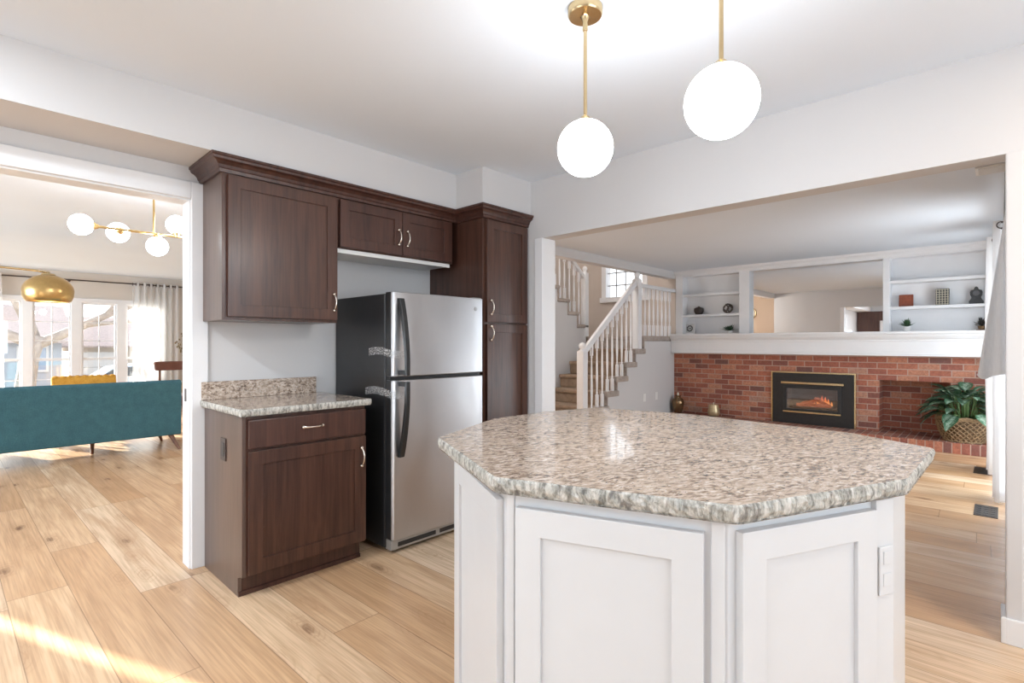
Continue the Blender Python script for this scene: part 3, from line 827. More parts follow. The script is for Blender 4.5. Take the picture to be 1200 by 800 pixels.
# ------------------------------------------------------------------ pendants
def pendant(label, x, y, zg, r=0.1):
    t = thing('pendant_light', label, 'light', (x, y, CEIL), 'globe pendants above the island')
    mb = MB(); mb.lathe([(0.012, CEIL - 0.034), (0.058, CEIL - 0.032), (0.062, CEIL - 0.026), (0.062, CEIL - 0.002)], (x, y, 0), 36); mb.build('canopy', M['brass'], t, 0, 'auto')
    mb = MB(); mb.lathe([(0.008, CEIL - 0.085), (0.010, CEIL - 0.08), (0.008, CEIL - 0.055), (0.016, CEIL - 0.035), (0.02, CEIL - 0.033)], (x, y, 0), 16); mb.build('stem_collar', M['brass'], t, 0, 'auto')
    mb = MB(); mb.tube([(x, y, CEIL - 0.04), (x, y, zg + r * 0.97)], 0.0065, 12); mb.build('rod', M['brass'], t, 0, 'auto')
    mb = MB(); mb.lathe([(0.022, zg + r * 0.985), (0.016, zg + r + 0.012), (0.008, zg + r + 0.02)], (x, y, 0), 18); mb.build('globe_holder', M['brass'], t, 0, 'auto')
    mb = MB(); mb.ball((x, y, zg), r, 40, 22); mb.build('globe', M['globe'], t, 0, True)
pendant('white globe pendant on brass rod with its round brass canopy in view', 1.535, 1.085, 1.925, 0.099)
pendant('larger-looking white globe pendant on brass rod nearer the wide opening, canopy out of view', 1.50, 0.585, 1.92, 0.1025)

# ------------------------------------------------------------------ staircase
t = thing('staircase', 'taupe carpeted staircase rising to a landing and turning back up', 'stairs', (6.2, 4.3, 0))
SY0, SY1 = 3.825, 4.82
for n in range(1, 7):
    mb = MB()
    x0, x1 = ex(n - 1), ex(n); zt = RISE * n
    mb.box(x0 - 0.03, 3.943, zt - 0.05, x1 + 0.02, SY1 - 0.003, zt)          # tread with nosing
    mb.box(x0, 3.943, zt - RISE, x0 + 0.03, SY1 - 0.003, zt - 0.04)   # riser
    mb.k = 1; mb.box(x0 - 0.03, SY0 - 0.018, zt - 0.07, x1 + 0.03, 3.944, zt + 0.006)   # wrapped end
    mb.box(x0 + 0.0, SY0 + 0.0, zt - RISE + 0.0, x0 + 0.024, 3.944, zt - 0.04)
    mb.build('step', [M['carpet_run'], M['carpet']], t, 0.012)
mb = MB(); mb.box(ex(6) - 0.03, 3.943, RISE * 7 - 0.05, 7.945, 5.84, RISE * 7); mb.box(ex(6) - 0.03, SY0 - 0.012, RISE * 7 - 0.07, 7.69, 3.944, RISE * 7 + 0.004); mb.box(7.69, 3.85, RISE * 7 - 0.07, 7.945, 3.944, RISE * 7 + 0.003)
mb.box(ex(6), SY0, RISE * 6, ex(6) + 0.024, SY1, RISE * 7 - 0.04)
mb.build('landing', M['carpet'], t, 0.012)
for n in range(1, 9):
    mb = MB(); x1 = UX - RUN * (n - 1); x0 = UX - RUN * n; zt = RISE * (7 + n)
    mb.box(x0 - 0.02, 4.83, zt - 0.05, x1 + 0.03, 5.84, zt)
    mb.box(x1 - 0.03, 4.93, zt - RISE, x1, 5.84, zt - 0.04)
    mb.box(x0 - 0.03, 4.80, zt - 0.052, x1 + 0.02, 4.84, zt + 0.004)
    mb.box(x1 - 0.024, 4.802, zt - RISE, x1, 4.94, zt - 0.04)
    mb.build('step', M['carpet'], t, 0.012)

def baluster(mb, x, y, z0, z1):
    h = z1 - z0; b = 0.17; tp = 0.16; s = 0.0165
    mb.box(x - s, y - s, z0, x + s, y + s, z0 + b)
    mb.box(x - s, y - s, z1 - tp, x + s, y + s, z1)
    m0, m1 = z0 + b, z1 - tp; H = m1 - m0
    pr = [(s * .98, m0 - 0.004), (0.010, m0 + 0.012), (0.015, m0 + 0.024), (0.009, m0 + 0.036), (0.0145, m0 + H * 0.24), (0.0165, m0 + H * 0.36), (0.0115, m0 + H * 0.75), (0.0095, m1 - 0.035), (0.015, m1 - 0.022), (0.010, m1 - 0.012), (s * .98, m1 + 0.004)]
    mb.lathe(pr, (x, y, 0), 10)
def newel(mb, x, y, z0, z1, s=0.045):
    mb.box(x - s, y - s, z0, x + s, y + s, z1 - 0.11)
    mb.lathe([(s * 0.95, z1 - 0.112), (s * 0.85, z1 - 0.098), (s * 0.5, z1 - 0.088), (s * 0.6, z1 - 0.08), (s * 0.85, z1 - 0.055), (s * 0.9, z1 - 0.04), (s * 0.7, z1 - 0.015), (s * 0.2, z1), (0.0005, z1 + 0.002)], (x, y, 0), 18)
def rail(mb, p, q, w=0.03, h=0.05):
    p, q = Vector(p), Vector(q); d = (q - p).normalized(); side = Vector((0, 1, 0)) if abs(d.y) < 0.5 else Vector((1, 0, 0)); up = d.cross(side); up = up if up.z > 0 else -up
    vs = []
    for c in (p, q):
        for (a, b) in ((-w, -h * .5), (w, -h * .5), (w, 0.0), (w * 0.7, h * .5), (-w * .7, h * .5), (-w, 0.0)): vs.append(c + side * a + up * b)
    n = 6
    mb.add(vs, [tuple(range(n))[::-1], tuple(range(n, 2 * n))] + [(i, (i + 1) % n, n + (i + 1) % n, n + i) for i in range(n)])
RY = 3.862
t = thing('stair_railing', 'white banister with turned balusters along the lower flight and landing edge', 'railing', (6.2, RY, 0))
mb = MB(); newel(mb, 5.40, RY, 0.0, 1.235, 0.05); mb.build('newel_post', M['white'], t, 0.003, 'auto')
mb = MB(); newel(mb, 6.765, RY, RISE * 6, 2.268, 0.05); mb.build('newel_post', M['white'], t, 0.003, 'auto')
sl = RISE / RUN
rz = lambda x: 1.085 + (x - 5.39) * 0.775
mb = MB(); rail(mb, (5.42, RY, rz(5.42)), (6.74, RY, rz(6.74)), 0.032, 0.07); mb.build('handrail', M['white'], t, 0.003)
mb = MB(); rail(mb, (6.80, RY, 2.075), (7.945, RY, 2.075), 0.03, 0.055); mb.build('handrail', M['white'], t, 0.003)
for n in range(1, 7):
    for j in range(2):
        x = ex(n - 1) + RUN * (0.22 + 0.5 * j)
        if x > 6.69 or x < 5.47: continue
        mb = MB(); baluster(mb, x, RY, RISE * n, rz(x) - 0.03); mb.build('baluster', M['white'], t, 0, 'auto')
for j in range(8):
    x = 6.865 + 0.131 * j
    mb = MB(); baluster(mb, x, RY, RISE * 7, 2.055); mb.build('baluster', M['white'], t, 0, 'auto')
RY2 = 4.845
t = thing('stair_railing', 'white banister of the upper flight behind, cut off by the ceiling', 'railing', (6.2, RY2, 1.335))
mb = MB(); newel(mb, 6.845, RY2, RISE * 7, 2.46, 0.045); mb.build('newel_post', M['white'], t, 0.003, 'auto')
rz2 = lambda x: 2.27 + (6.82 - x) * 0.775
mb = MB(); rail(mb, (6.82, RY2, rz2(6.82)), (4.95, RY2, rz2(4.95)), 0.032, 0.06); mb.build('handrail', M['white'], t, 0.003)
for n in range(1, 8):
    for j in range(2):
        x = UX - RUN * (n - 1) - RUN * (0.28 + 0.5 * j)
        mb = MB(); baluster(mb, x, RY2, RISE * (7 + n), rz2(x) - 0.03); mb.build('baluster', M['white'], t, 0, 'auto')
for x, lab in ((6.935, 'left of two white wall outlets low on the wall under the stairs'), (7.30, 'right of two white wall outlets low on the wall under the stairs')):
    t = thing('power_outlet', lab, 'outlet', (x, 3.84, 0.36), 'outlets under the stairs')
    mb = MB(); mb.box(x - 0.037, 3.833, 0.36, x + 0.037, 3.841, 0.475); mb.build('cover_plate', M['white_plastic'], t, 0.003)
    for z in (0.395, 0.442):
        mb = MB(); mb.box(x - 0.016, 3.831, z - 0.015, x + 0.016, 3.834, z + 0.015); mb.build('socket', M['white_plastic'], t, 0.003)

# ------------------------------------------------------------------ fireplace wall
BX = 7.90; HX = 7.55; HZ = 0.12
NY0, NY1, NZ1 = 0.42, 1.105, 0.765      # niche
t = thing('brick_fireplace', 'red brick fireplace wall with raised brick hearth and open wood niche', 'fireplace', (BX, 1.9, 0))
mb = MB()
mb.box(BX, NY1, 0, BX + 0.3, 1.53, 1.07); mb.box(BX, 2.185, 0, BX + 0.3, 3.838, 1.07); mb.box(BX, 1.53, 0, BX + 0.3, 2.185, 0.305); mb.box(BX, 1.53, 0.625, BX + 0.3, 2.185, 1.07); mb.box(BX, -0.098, 0, BX + 0.3, NY0, 1.07); mb.box(BX, NY0, NZ1, BX + 0.3, NY1, 1.07)
mb.build('brick_face', M['brick'], t)
mb = MB(); mb.box(BX + 0.3, NY0 - 0.02, 0, BX + 0.36, NY1 + 0.02, 1.07); mb.build('niche_back', M['brick'], t)
mb = MB(); mb.box(BX + 0.01, NY0, 0.09, BX + 0.3, NY1, HZ + 0.001); mb.build('niche_floor', M['brick_top'], t)
mb = MB(); mb.box(HX, -0.098, 0, BX, 3.838, HZ); h = mb.build('hearth', [M['brick_top']], t, 0.006)
mb = MB(); mb.box(HX - 0.004, -0.098, 0.0, HX + 0.004, 3.838, HZ - 0.004); mb.build('hearth_front', M['brick_soldier'], h, 0.002)

# insert
IX = 7.875
def yzbox(mb, y0, z0, y1, z1, x0, x1): mb.box(x0, y0, z0, x1, y1, z1)
t = thing('fireplace_insert', 'black gas fireplace insert with brass edging and glowing logs', 'fireplace insert', (BX, 1.85, HZ))
IY0, IY1, IZ0, IZ1 = 1.365, 2.345, HZ + 0.002, 0.815
GY0, GY1, GZ0, GZ1 = 1.55, 2.165, 0.325, 0.605
P = Matrix(((0, 1, 0, 0), (1, 0, 0, 0), (0, 0, 1, 0), (0, 0, 0, 1)))     # local x -> room Y, local y -> room X
mb = MB(P); mb.ring(IY0, IY1, IZ0, IZ1, GY0, GY1, GZ0, GZ1, IX, BX - 0.001); mb.build('panel', M['iron'], t, 0.002)
mb = MB(P); mb.ring(IY0 - 0.018, IY1 + 0.018, IZ0 - 0.001, IZ1 + 0.018, IY0, IY1, IZ0 - 0.0005, IZ1, IX - 0.012, BX - 0.001); mb.build('brass_edging', M['brass'], t, 0.002)
mb = MB(P); mb.ring(GY0 - 0.04, GY1 + 0.04, GZ0 - 0.03, GZ1 + 0.05, GY0, GY1, GZ0, GZ1, IX - 0.018, IX + 0.002); mb.build('screen_frame', M['black_soft'], t, 0.003)
mb = MB(); mb.box(IX - 0.05, GY0 - 0.075, GZ1 + 0.062, IX + 0.002, GY1 + 0.06, GZ1 + 0.092); mb.build('brass_hood', M['brass'], t, 0.003)
mb = MB(); mb.box(IX - 0.03, GY0 - 0.04, GZ0 - 0.052, IX + 0.002, GY1 + 0.04, GZ0 - 0.03); mb.build('brass_rail', M['brass'], t, 0.003)
mb = MB(P)
mb.ring(GY0 - 0.01, GY1 + 0.01, GZ0 - 0.01, GZ1 + 0.01, GY0, GY1, GZ0, GZ1, IX + 0.003, IX + 0.28)
mb.add([(GY0, IX + 0.28, GZ0), (GY1, IX + 0.28, GZ0), (GY1, IX + 0.28, GZ1), (GY0, IX + 0.28, GZ1)], [(0, 1, 2, 3)])
mb.build('firebox', M['firebox'], t)
mb = MB(); mb.box(IX + 0.006, GY0 - 0.004, GZ0 - 0.004, IX + 0.010, GY1 + 0.004, GZ1 + 0.004); mb.build('glass_screen', M['glass_fire'], t)
mb = MB(); mb.box(IX + 0.03, GY0 + 0.02, GZ0, IX + 0.26, GY1 - 0.02, GZ0 + 0.03); mb.build('ember_bed', plain('ember_ash', (0.10, 0.05, 0.035), 0.95, 0, 0.7, 40, 0.8), t, 0.01)
ml = NT('charred_log'); v = ml.coord((18, 4, 18)); nz = ml.noise(v, 2, 5, 0.6)
ml.bsdf(ml.ramp(nz, [(0.35, (0.03, 0.018, 0.013)), (0.55, (0.20, 0.085, 0.045)), (0.72, (0.40, 0.22, 0.13))]), 0.9, 0, ml.bump(nz, 0.6, 0.01), Emission_Color=(1.0, 0.17, 0.04, 1), Emission_Strength=0.2)
for (p, q, r) in (((IX + 0.10, GY1 - 0.10, GZ0 + 0.045), (IX + 0.12, GY0 + 0.10, GZ0 + 0.05), 0.028), ((IX + 0.17, GY1 - 0.14, GZ0 + 0.05), (IX + 0.13, GY0 + 0.22, GZ0 + 0.135), 0.024), ((IX + 0.14, GY0 + 0.14, GZ0 + 0.05), (IX + 0.11, GY0 + 0.30, GZ0 + 0.15), 0.026), ((IX + 0.08, GY1 - 0.2, GZ0 + 0.06), (IX + 0.13, GY0 + 0.3, GZ0 + 0.10), 0.02)):
    mb = MB(); p, q = Vector(p), Vector(q); n = 7
    mb.tube([p.lerp(q, i / n) + Vector((random.uniform(-.004, .004), 0, random.uniform(-.005, .005))) for i in range(n + 1)], [r * random.uniform(.85, 1.1) for _ in range(n + 1)], 10)
    mb.build('log', ml.m, t, 0, True)
fl = NT('flame'); g = fl.n('SeparateXYZ', {0: fl.n('TexCoord').outputs['Generated']}).outputs[2]
fe = fl.n('Emission', {0: fl.ramp(g, [(0.0, (1.0, 0.42, 0.12)), (0.6, (0.9, 0.17, 0.045)), (1.0, (0.4, 0.05, 0.02))]), 1: 0.85})
fl.t.links.new(fe.outputs[0], fl.out.inputs[0])
mb = MB()
for (y, h, w) in ((1.69, 0.10, 0.02), (1.725, 0.13, 0.022), (1.765, 0.145, 0.024), (1.81, 0.12, 0.022), (1.65, 0.06, 0.016), (1.86, 0.07, 0.016), (1.91, 0.045, 0.012)):
    mb.lathe([(0.002, 0), (w * .8, h * .12), (w, h * .28), (w * .62, h * .6), (w * .22, h * .88), (0.0005, h)], (IX + 0.15, y, GZ0 + 0.05), 10, 'z', 0.5, 1)
mb.build('flame', fl.m, t, 0, True)

# mantel shelf and built-in bookcases
t = thing('mantel', 'long white mantel with deep moulded front above the brick fireplace', 'mantel', (7.8, 1.85, 1.07))
MY0, MY1 = -0.095, 3.83
mb = MB(); mb.box(7.70, MY0, 1.335, 7.948, MY1, 1.368); mb.build('shelf_board', M['white'], t, 0.006)
mb = MB()
pr = [(7.90, 1.07), (7.765, 1.07), (7.765, 1.10), (7.775, 1.105), (7.775, 1.245), (7.765, 1.25), (7.765, 1.27), (7.745, 1.285), (7.725, 1.31), (7.72, 1.334), (7.90, 1.334)]
mb.prism([(x, z) for x, z in pr], MY0, MY1, 'y'); mb.build('moulded_front', M['white'], t, 0.001)

BXF = 7.95
t = thing('built_in_bookcase', 'white built-in bookcases flanking the mirror above the mantel', 'bookcase', (8.0, 1.85, 1.37))
mb = MB(); mb.box(8.13, -0.098, 1.071, 8.2, 3.838, FCEIL - 0.001); mb.build('back_panel', M['white'], t)
def bk(name, y0, z0, y1, z1, x0=BXF, x1=8.13, bv=0.003):
    m = MB(); m.box(x0, y0, z0, x1, y1, z1); return m.build(name, M['white'], t, bv)
bk('base_board', -0.095, 1.34, 3.835, 1.37, 7.951)
bk('stile', 3.72, 1.37, 3.835, FCEIL - 0.002)
bk('stile', 2.69, 1.37, 2.835, FCEIL - 0.002)
bk('stile', 1.005, 1.37, 1.075, FCEIL - 0.002)
bk('stile', -0.095, 1.37, 0.085, FCEIL - 0.002)
bk('top_rail', -0.095, 2.285, 3.835, FCEIL - 0.001, 7.955)
for z in (1.675, 2.0):
    bk('shelf', 2.835, z - 0.032, 3.72, z + 0.004, 7.962); bk('shelf', 0.085, z - 0.032, 1.005, z + 0.004, 7.965)
mb = MB(); mb.prism([(7.95, 2.30), (7.94, 2.30), (7.935, 2.315), (7.915, 2.335), (7.89, 2.35), (7.88, 2.378), (7.95, 2.378)], -0.095, 3.835, 'y'); mb.build('crown', M['white'], t)
t = thing('wall_mirror', 'large mirror set between the white bookcases above the mantel', 'mirror', (8.03, 1.88, 1.37))
mb = MB(); mb.box(8.045, 1.078, 1.372, 8.06, 2.688, 2.283); mb.build('mirror_glass', M['mirror'], t)
mb = MB(); mb.box(8.06, 1.076, 1.372, 8.125, 2.689, 2.284); mb.build('backing_board', M['white'], t)

# things on the shelves
SX = 8.03
def small_plant(name, label, x, y, z, h, w, potcol, leafm, ph=0.045):
    t = thing(name, label, 'plant', (x, y, z))
    mb = MB(); mb.lathe([(0.02, z + 0.001), (0.034, z + 0.004), (0.04, z + ph), (0.036, z + ph), (0.03, z + ph - 0.01), (0.0005, z + ph - 0.01)], (x, y, 0), 18); mb.build('pot', potcol, t, 0, 'auto')
    mb = MB(); rnd = random.Random(int(y * 1000))
    for k in range(46):
        a = rnd.uniform(0, 6.28); e = rnd.uniform(0.15, 1.5); L = (h - ph) * rnd.uniform(0.55, 1.0)
        d = Vector((math.cos(a) * math.cos(e) * w / h * 1.25, math.sin(a) * math.cos(e) * w / h * 1.25, math.sin(e)))
        tip = Vector((x, y, z + ph)) + d * L; b = Vector((x, y, z + ph - 0.005)); tip.x = min(tip.x, 8.118); tip.y = max(tip.y, 0.095) if y < 1.5 else max(tip.y, 2.85)
        s = d.cross(Vector((0, 0, 1))).normalized() * 0.011
        m = b.lerp(tip, 0.65); up = s.cross(d).normalized() * 0.004
        mb.add([b, m + s, tip, m - s, m + up], [(0, 1, 4), (1, 2, 4), (2, 3, 4), (3, 0, 4)])
    mb.build('foliage', leafm, t)
# ribbed dark bowl
t = thing('bowl', 'small dark ribbed bowl on the upper left bookcase shelf', 'bowl', (SX, 3.49, 1.679))
mb = MB(); prof = [(0.04, 1.68), (0.055, 1.69), (0.075, 1.735), (0.072, 1.775), (0.06, 1.785), (0.055, 1.775), (0.062, 1.735), (0.045, 1.695), (0.0005, 1.692)]
mb.lathe(prof, (SX + 0.01, 3.49, 0), 20); mb.build('vessel', plain('dark_bowl', (0.045, 0.032, 0.027), 0.55, 0, 0.4, 50, 0.3), t, 0, 'auto')
mb = MB(); mb.lathe([(0.062, 1.777), (0.05, 1.79), (0.02, 1.80), (0.008, 1.812), (0.0005, 1.814)], (SX + 0.01, 3.49, 0), 20); mb.build('lid', M['brown_plastic'], t, 0, True)
# knotted ornament: three interlaced rings
mb = MB()
for tilt in (0.0, 1.05, 2.1):
    pts = []
    for i in range(25):
        a = 2 * math.pi * i / 24
        p = Vector((0.02 * math.sin(3 * a + tilt), 0.066 * math.cos(a), 0.066 * math.sin(a)))
        p = Matrix.Rotation(tilt, 3, 'Z') @ p
        pts.append((SX + p.x, 3.03 + p.y, 1.756 + p.z))
    mb.tube(pts, 0.0105, 8, False)
tag(mb.build('knot_ornament', plain('dark_vine', (0.10, 0.075, 0.065), 0.6, 0, 0.4, 60), None, 0, True), 'dark ball of interlaced rings on the upper left bookcase shelf', 'ornament')
# picture frame with a wreath print
t = thing('picture_frame', 'small white framed print leaning on the mantel in the left bookcase', 'picture frame', (SX, 3.66, 1.371))
xf = Matrix.Translation((SX + 0.035, 3.655, 1.3735)) @ Matrix.Rotation(R(8), 4, 'Y') @ P
mb = MB(xf); mb.ring(-0.09, 0.09, 0.0, 0.18, -0.075, 0.075, 0.015, 0.165, -0.012, 0.004); mb.build('frame', M['white'], t, 0.002)
mb = MB(xf); mb.box(-0.078, -0.004, 0.012, 0.078, 0.003, 0.168); mb.build('print', plain('print_paper', (0.62, 0.62, 0.62), 0.8), t)
mb = MB(xf)
for k in range(26):
    a = 2 * math.pi * k / 26; c = (0.042 * math.cos(a), 0.09 + 0.042 * math.sin(a)); r = 0.006 + 0.004 * (k % 3)
    mb.prism([(c[0] + r * math.cos(j * 1.257), c[1] + r * math.sin(j * 1.257)) for j in range(5)], -0.0055, -0.004, 'y')
for q in (-0.018, 0.0, 0.018): mb.box(q - 0.005, -0.0055, 0.076, q + 0.005, -0.004, 0.104)
mb.build('wreath_drawing', plain('print_ink', (0.09, 0.09, 0.09), 0.8), t)
small_plant('potted_plant', 'little bushy green plant in a white pot in the left bookcase', SX - 0.03, 2.99, 1.371, 0.16, 0.19, M['white_plastic'], M['leaf_small'])
small_plant('potted_plant', 'little grey-green plant in a white pot below the brown square in the right bookcase', SX - 0.02, 0.84, 1.371, 0.175, 0.13, M['white_plastic'], M['leaf_small'], 0.06)
small_plant('potted_plant', 'little dark plant at the far right end of the mantel by the curtain', SX - 0.02, 0.15, 1.383, 0.165, 0.12, M['bronze'], plain('purple_leaf', (0.05, 0.05, 0.045), 0.5, 0, 0.5, 60), 0.04)
mb = MB(); mb.box(SX - 0.07, 0.10, 1.3705, SX + 0.03, 0.2, 1.3825); tag(mb.build('wooden_coaster', M['walnut'], None, 0.002), 'flat dark wooden base under the little dark plant at the mantel end', 'coaster')
# brown square plaque
t = thing('square_plaque', 'square red-brown plaque on the right bookcase shelf', 'plaque', (SX, 0.85, 1.679))
xf = Matrix.Translation((SX + 0.03, 0.852, 1.68)) @ Matrix.Rotation(R(7), 4, 'Y') @ P
mb = MB(xf); mb.box(-0.072, -0.02, 0.0, 0.072, 0.004, 0.148); mb.build('board', plain('rust_leather', (0.30, 0.075, 0.035), 0.5, 0, 0.3, 30, 0.2), t, 0.004)
mb = MB(xf); mb.ring(-0.066, 0.066, 0.006, 0.142, -0.056, 0.056, 0.016, 0.132, -0.023, -0.019); mb.build('raised_border', plain('rust_leather_border', (0.22, 0.055, 0.028), 0.5), t, 0.001)
# lattice box
t = thing('lattice_box', 'dark box with pale lattice pattern on the middle of the right bookcase shelf', 'box', (SX, 0.5, 1.679))
mb = MB(); mb.box(SX - 0.03, 0.44, 1.68, SX + 0.06, 0.565, 1.875); mb.build('body', plain('charcoal_box', (0.05, 0.05, 0.047), 0.6), t, 0.003)
mb = MB()
for i in range(5): mb.box(SX - 0.033, 0.446 + i * 0.026, 1.685, SX - 0.029, 0.453 + i * 0.026, 1.87)
for j in range(7): mb.box(SX - 0.0335, 0.442, 1.69 + j * 0.028, SX - 0.0295, 0.563, 1.696 + j * 0.028)
mb.build('lattice', plain('pale_lattice', (0.42, 0.39, 0.31), 0.6), t)
# black bust
t = thing('mantel_clock', 'black carved clock-shaped ornament at the right end of the bookcase shelf', 'ornament', (SX, 0.2, 1.679))
poly = [(-0.062, 0), (0.062, 0), (0.064, 0.03), (0.05, 0.05), (0.04, 0.075), (0.052, 0.1), (0.055, 0.135), (0.047, 0.155), (0.022, 0.165), (0.014, 0.19), (0, 0.2), (-0.014, 0.19), (-0.022, 0.165), (-0.047, 0.155), (-0.055, 0.135), (-0.052, 0.1), (-0.04, 0.075), (-0.05, 0.05), (-0.064, 0.03)]
mb = MB(); mb.prism([(0.2 + a, 1.68 + b) for a, b in poly], SX - 0.025, SX + 0.035, 'x'); mb.build('case', plain('black_carving', (0.03, 0.03, 0.033), 0.55, 0, 0.4, 40, 0.3), t, 0.004)
mb = MB(); mb.lathe([(0.032, SX - 0.03), (0.03, SX - 0.034), (0.0005, SX - 0.032)], (0, 0.2, 1.80), 20, 'x'); mb.build('dial', plain('grey_dial', (0.09, 0.09, 0.095), 0.5), t)

# things on the hearth
vx, vy = 7.79, 3.72
t = thing('vase', 'bronze urn-shaped vase on the hearth by the stair wall', 'vase', (vx, vy, HZ))
mb = MB(); mb.lathe([(0.05, .121), (0.056, .127), (0.075, .19), (0.092, .265), (0.094, .30), (0.075, .345), (0.04, .365), (0.036, .38), (0.044, .395), (0.046, .40), (0.034, .40), (0.03, .37), (0.0005, .36)], (vx, vy, 0), 32); mb.build('vessel', M['bronze'], t, 0, True)
mb = MB(); mb.lathe([(0.012, .355), (0.012, .44), (0.009, .445), (0.0005, .445)], (vx, vy, 0), 12); mb.build('candle', M['wax'], t, 0, 'auto')
vx, vy = 7.80, 3.155
t = thing('candle_votive', 'pale gold tapered candle votive on the hearth left of the fireplace insert', 'candle holder', (vx, vy, HZ))
mb = MB(); mb.lathe([(0.03, .1205), (0.07, .132), (0.088, .165), (0.085, .20), (0.072, .26), (0.066, .295), (0.062, .295), (0.066, .26), (0.07, .20), (0.0005, .19)], (vx, vy, 0), 28); mb.build('cup', M['gold_cup'], t, 0, 'auto')
mb = MB(); mb.lathe([(0.06, .20), (0.06, .275), (0.01, .28), (0.0005, .28)], (vx, vy, 0), 20); c = mb.build('candle', M['wax'], t, 0, 'auto')
mb = MB(); mb.tube([(vx, vy, .278), (vx, vy + .003, .31), (vx, vy + .001, .33)], 0.006, 8); mb.build('wick', M['wax'], c, 0, True)

# plant in wicker basket
bx, by = 7.70, 0.295
t = thing('potted_plant', 'leafy green plant in a woven wicker basket on the right end of the hearth', 'plant', (bx, by, HZ))
mb = MB()
hb = 0.27
def bw_r(h):   # basket radius over height (0..1)
    return 0.17 + 0.075 * math.sin(min(1, h * 1.15) * math.pi / 2)
def weave(u, v):
    a = u * 2 * math.pi; r = bw_r(v) - 0.006
    return (bx + r * 0.70 * math.cos(a), by + r * math.sin(a), HZ + 0.002 + hb * v)
mb.sheet(weave, 48, 8); mb.add([weave(i / 48, 0) for i in range(48)], [list(range(48))])
b = mb.build('basket', plain('basket_core', (0.15, 0.09, 0.045), 0.8, 0, 0.4, 40), t, 0, True)
mb = MB()
for k in range(26):
    for sgn in (1, -1):
        pts = []
        for i in range(11):
            v = i / 10; a = 2 * math.pi * k / 26 + sgn * v * 1.25
            r = bw_r(v) + 0.004 * math.sin(v * 22 + k * 1.6 + (0 if sgn > 0 else math.pi))
            pts.append((bx + r * 0.70 * math.cos(a), by + r * math.sin(a), HZ + 0.006 + hb * v))
        mb.tube(pts, 0.0058, 5, False)
for v in (0.02, 0.9, 0.96, 1.0):
    pts = [(bx + (bw_r(v) + .003) * .7 * math.cos(a), by + (bw_r(v) + .003) * math.sin(a), HZ + 0.006 + hb * v + 0.005 * math.sin(a * 12)) for a in [2 * math.pi * i / 48 for i in range(49)]]
    mb.tube(pts, 0.009, 6, False)
mb.build('weave', M['wicker'], b, 0, True)
mb = MB(); mb.add([(bx + .15 * math.cos(a), by + .215 * math.sin(a), HZ + hb - 0.03) for a in [2 * math.pi * i / 32 for i in range(32)]], [list(range(32))]); mb.build('soil', M['soil'], t)
lf = NT('variegated_leaf')
lu = lf.n('TexCoord').outputs['UV']; su = lf.n('SeparateXYZ', {0: lu})
nzl = lf.noise(lf.coord(), 38, 4, 0.7)
edge = lf.math('ABSOLUTE', lf.math('SUBTRACT', su.outputs[0], 0.5))
cl_ = lf.mix(lf.ramp(lf.math('ADD', lf.math('MULTIPLY', edge, 0.5), lf.math('MULTIPLY', nzl, 0.9)), [(0.42, 0.0), (0.62, 1.0)]), (0.27, 0.35, 0.27), (0.04, 0.11, 0.055))
lf.bsdf(cl_, 0.5, 0, None, Specular_IOR_Level=0.5)
rnd = random.Random(11)
mb = MB(); st = MB()
leaves = []
for k in range(84):
    a = rnd.uniform(0, 2 * math.pi); lvl = rnd.random()
    leaves.append((a, lvl, rnd.uniform(0.15, 0.225), rnd.uniform(-.3, .3)))
for a, lvl, L, tw in leaves:
    base = Vector((bx + .06 * math.cos(a), by + .08 * math.sin(a), HZ + hb - 0.02))
    reach = 0.06 + 0.15 * (1 - lvl) + 0.06 * rnd.random()
    root = Vector((bx + reach * 0.75 * math.cos(a), by + reach * 1.15 * math.sin(a), HZ + hb + 0.02 + 0.29 * lvl))
    el = 0.95 * lvl - 0.35 + rnd.uniform(-.25, .25)
    d = Vector((math.cos(a) * math.cos(el) * 0.75, math.sin(a) * math.cos(el), math.sin(el))).normalized()
    side = d.cross(Vector((0, 0, 1))).normalized(); side = Matrix.Rotation(tw, 3, d) @ side; nrm = side.cross(d)
    W = L * 0.30; n = 8; vs = []
    for i in range(n + 1):
        u = i / n
        w = W * math.sin(math.pi * min(1, u * 0.96 + 0.04) ** 0.8) ** 0.85 + 0.0008
        c = root + d * L * u - Vector((0, 0, 1)) * (0.065 * u * u * L / 0.2)
        for q in (-1, -0.5, 0, 0.5, 1):
            p = c + side * w * q + nrm * (abs(q) * w * 0.35)
            vs.append((max(min(p.x, BX - 0.004), bx - 0.5), max(p.y, -0.085), p.z))
    fs = [(i * 5 + k, i * 5 + k + 1, (i + 1) * 5 + k + 1, (i + 1) * 5 + k) for i in range(n) for k in range(4)]
    mb.add(vs, fs)
    mid = base.lerp(root, 0.5) + Vector((0, 0, 0.03))
    st.tube([base, mid, root], 0.004, 5)
fo = mb.build('foliage', lf.m, t, 0, True)
uvl = fo.data.uv_layers.new(name='uv')
nv = 45
for lp in fo.data.loops:
    i = lp.vertex_index % nv; uvl.data[lp.index].uv = ((i % 5) / 4, (i // 5) / 8)
st.build('stems', plain('green_stem', (0.12, 0.2, 0.07), 0.5), t, 0, True)

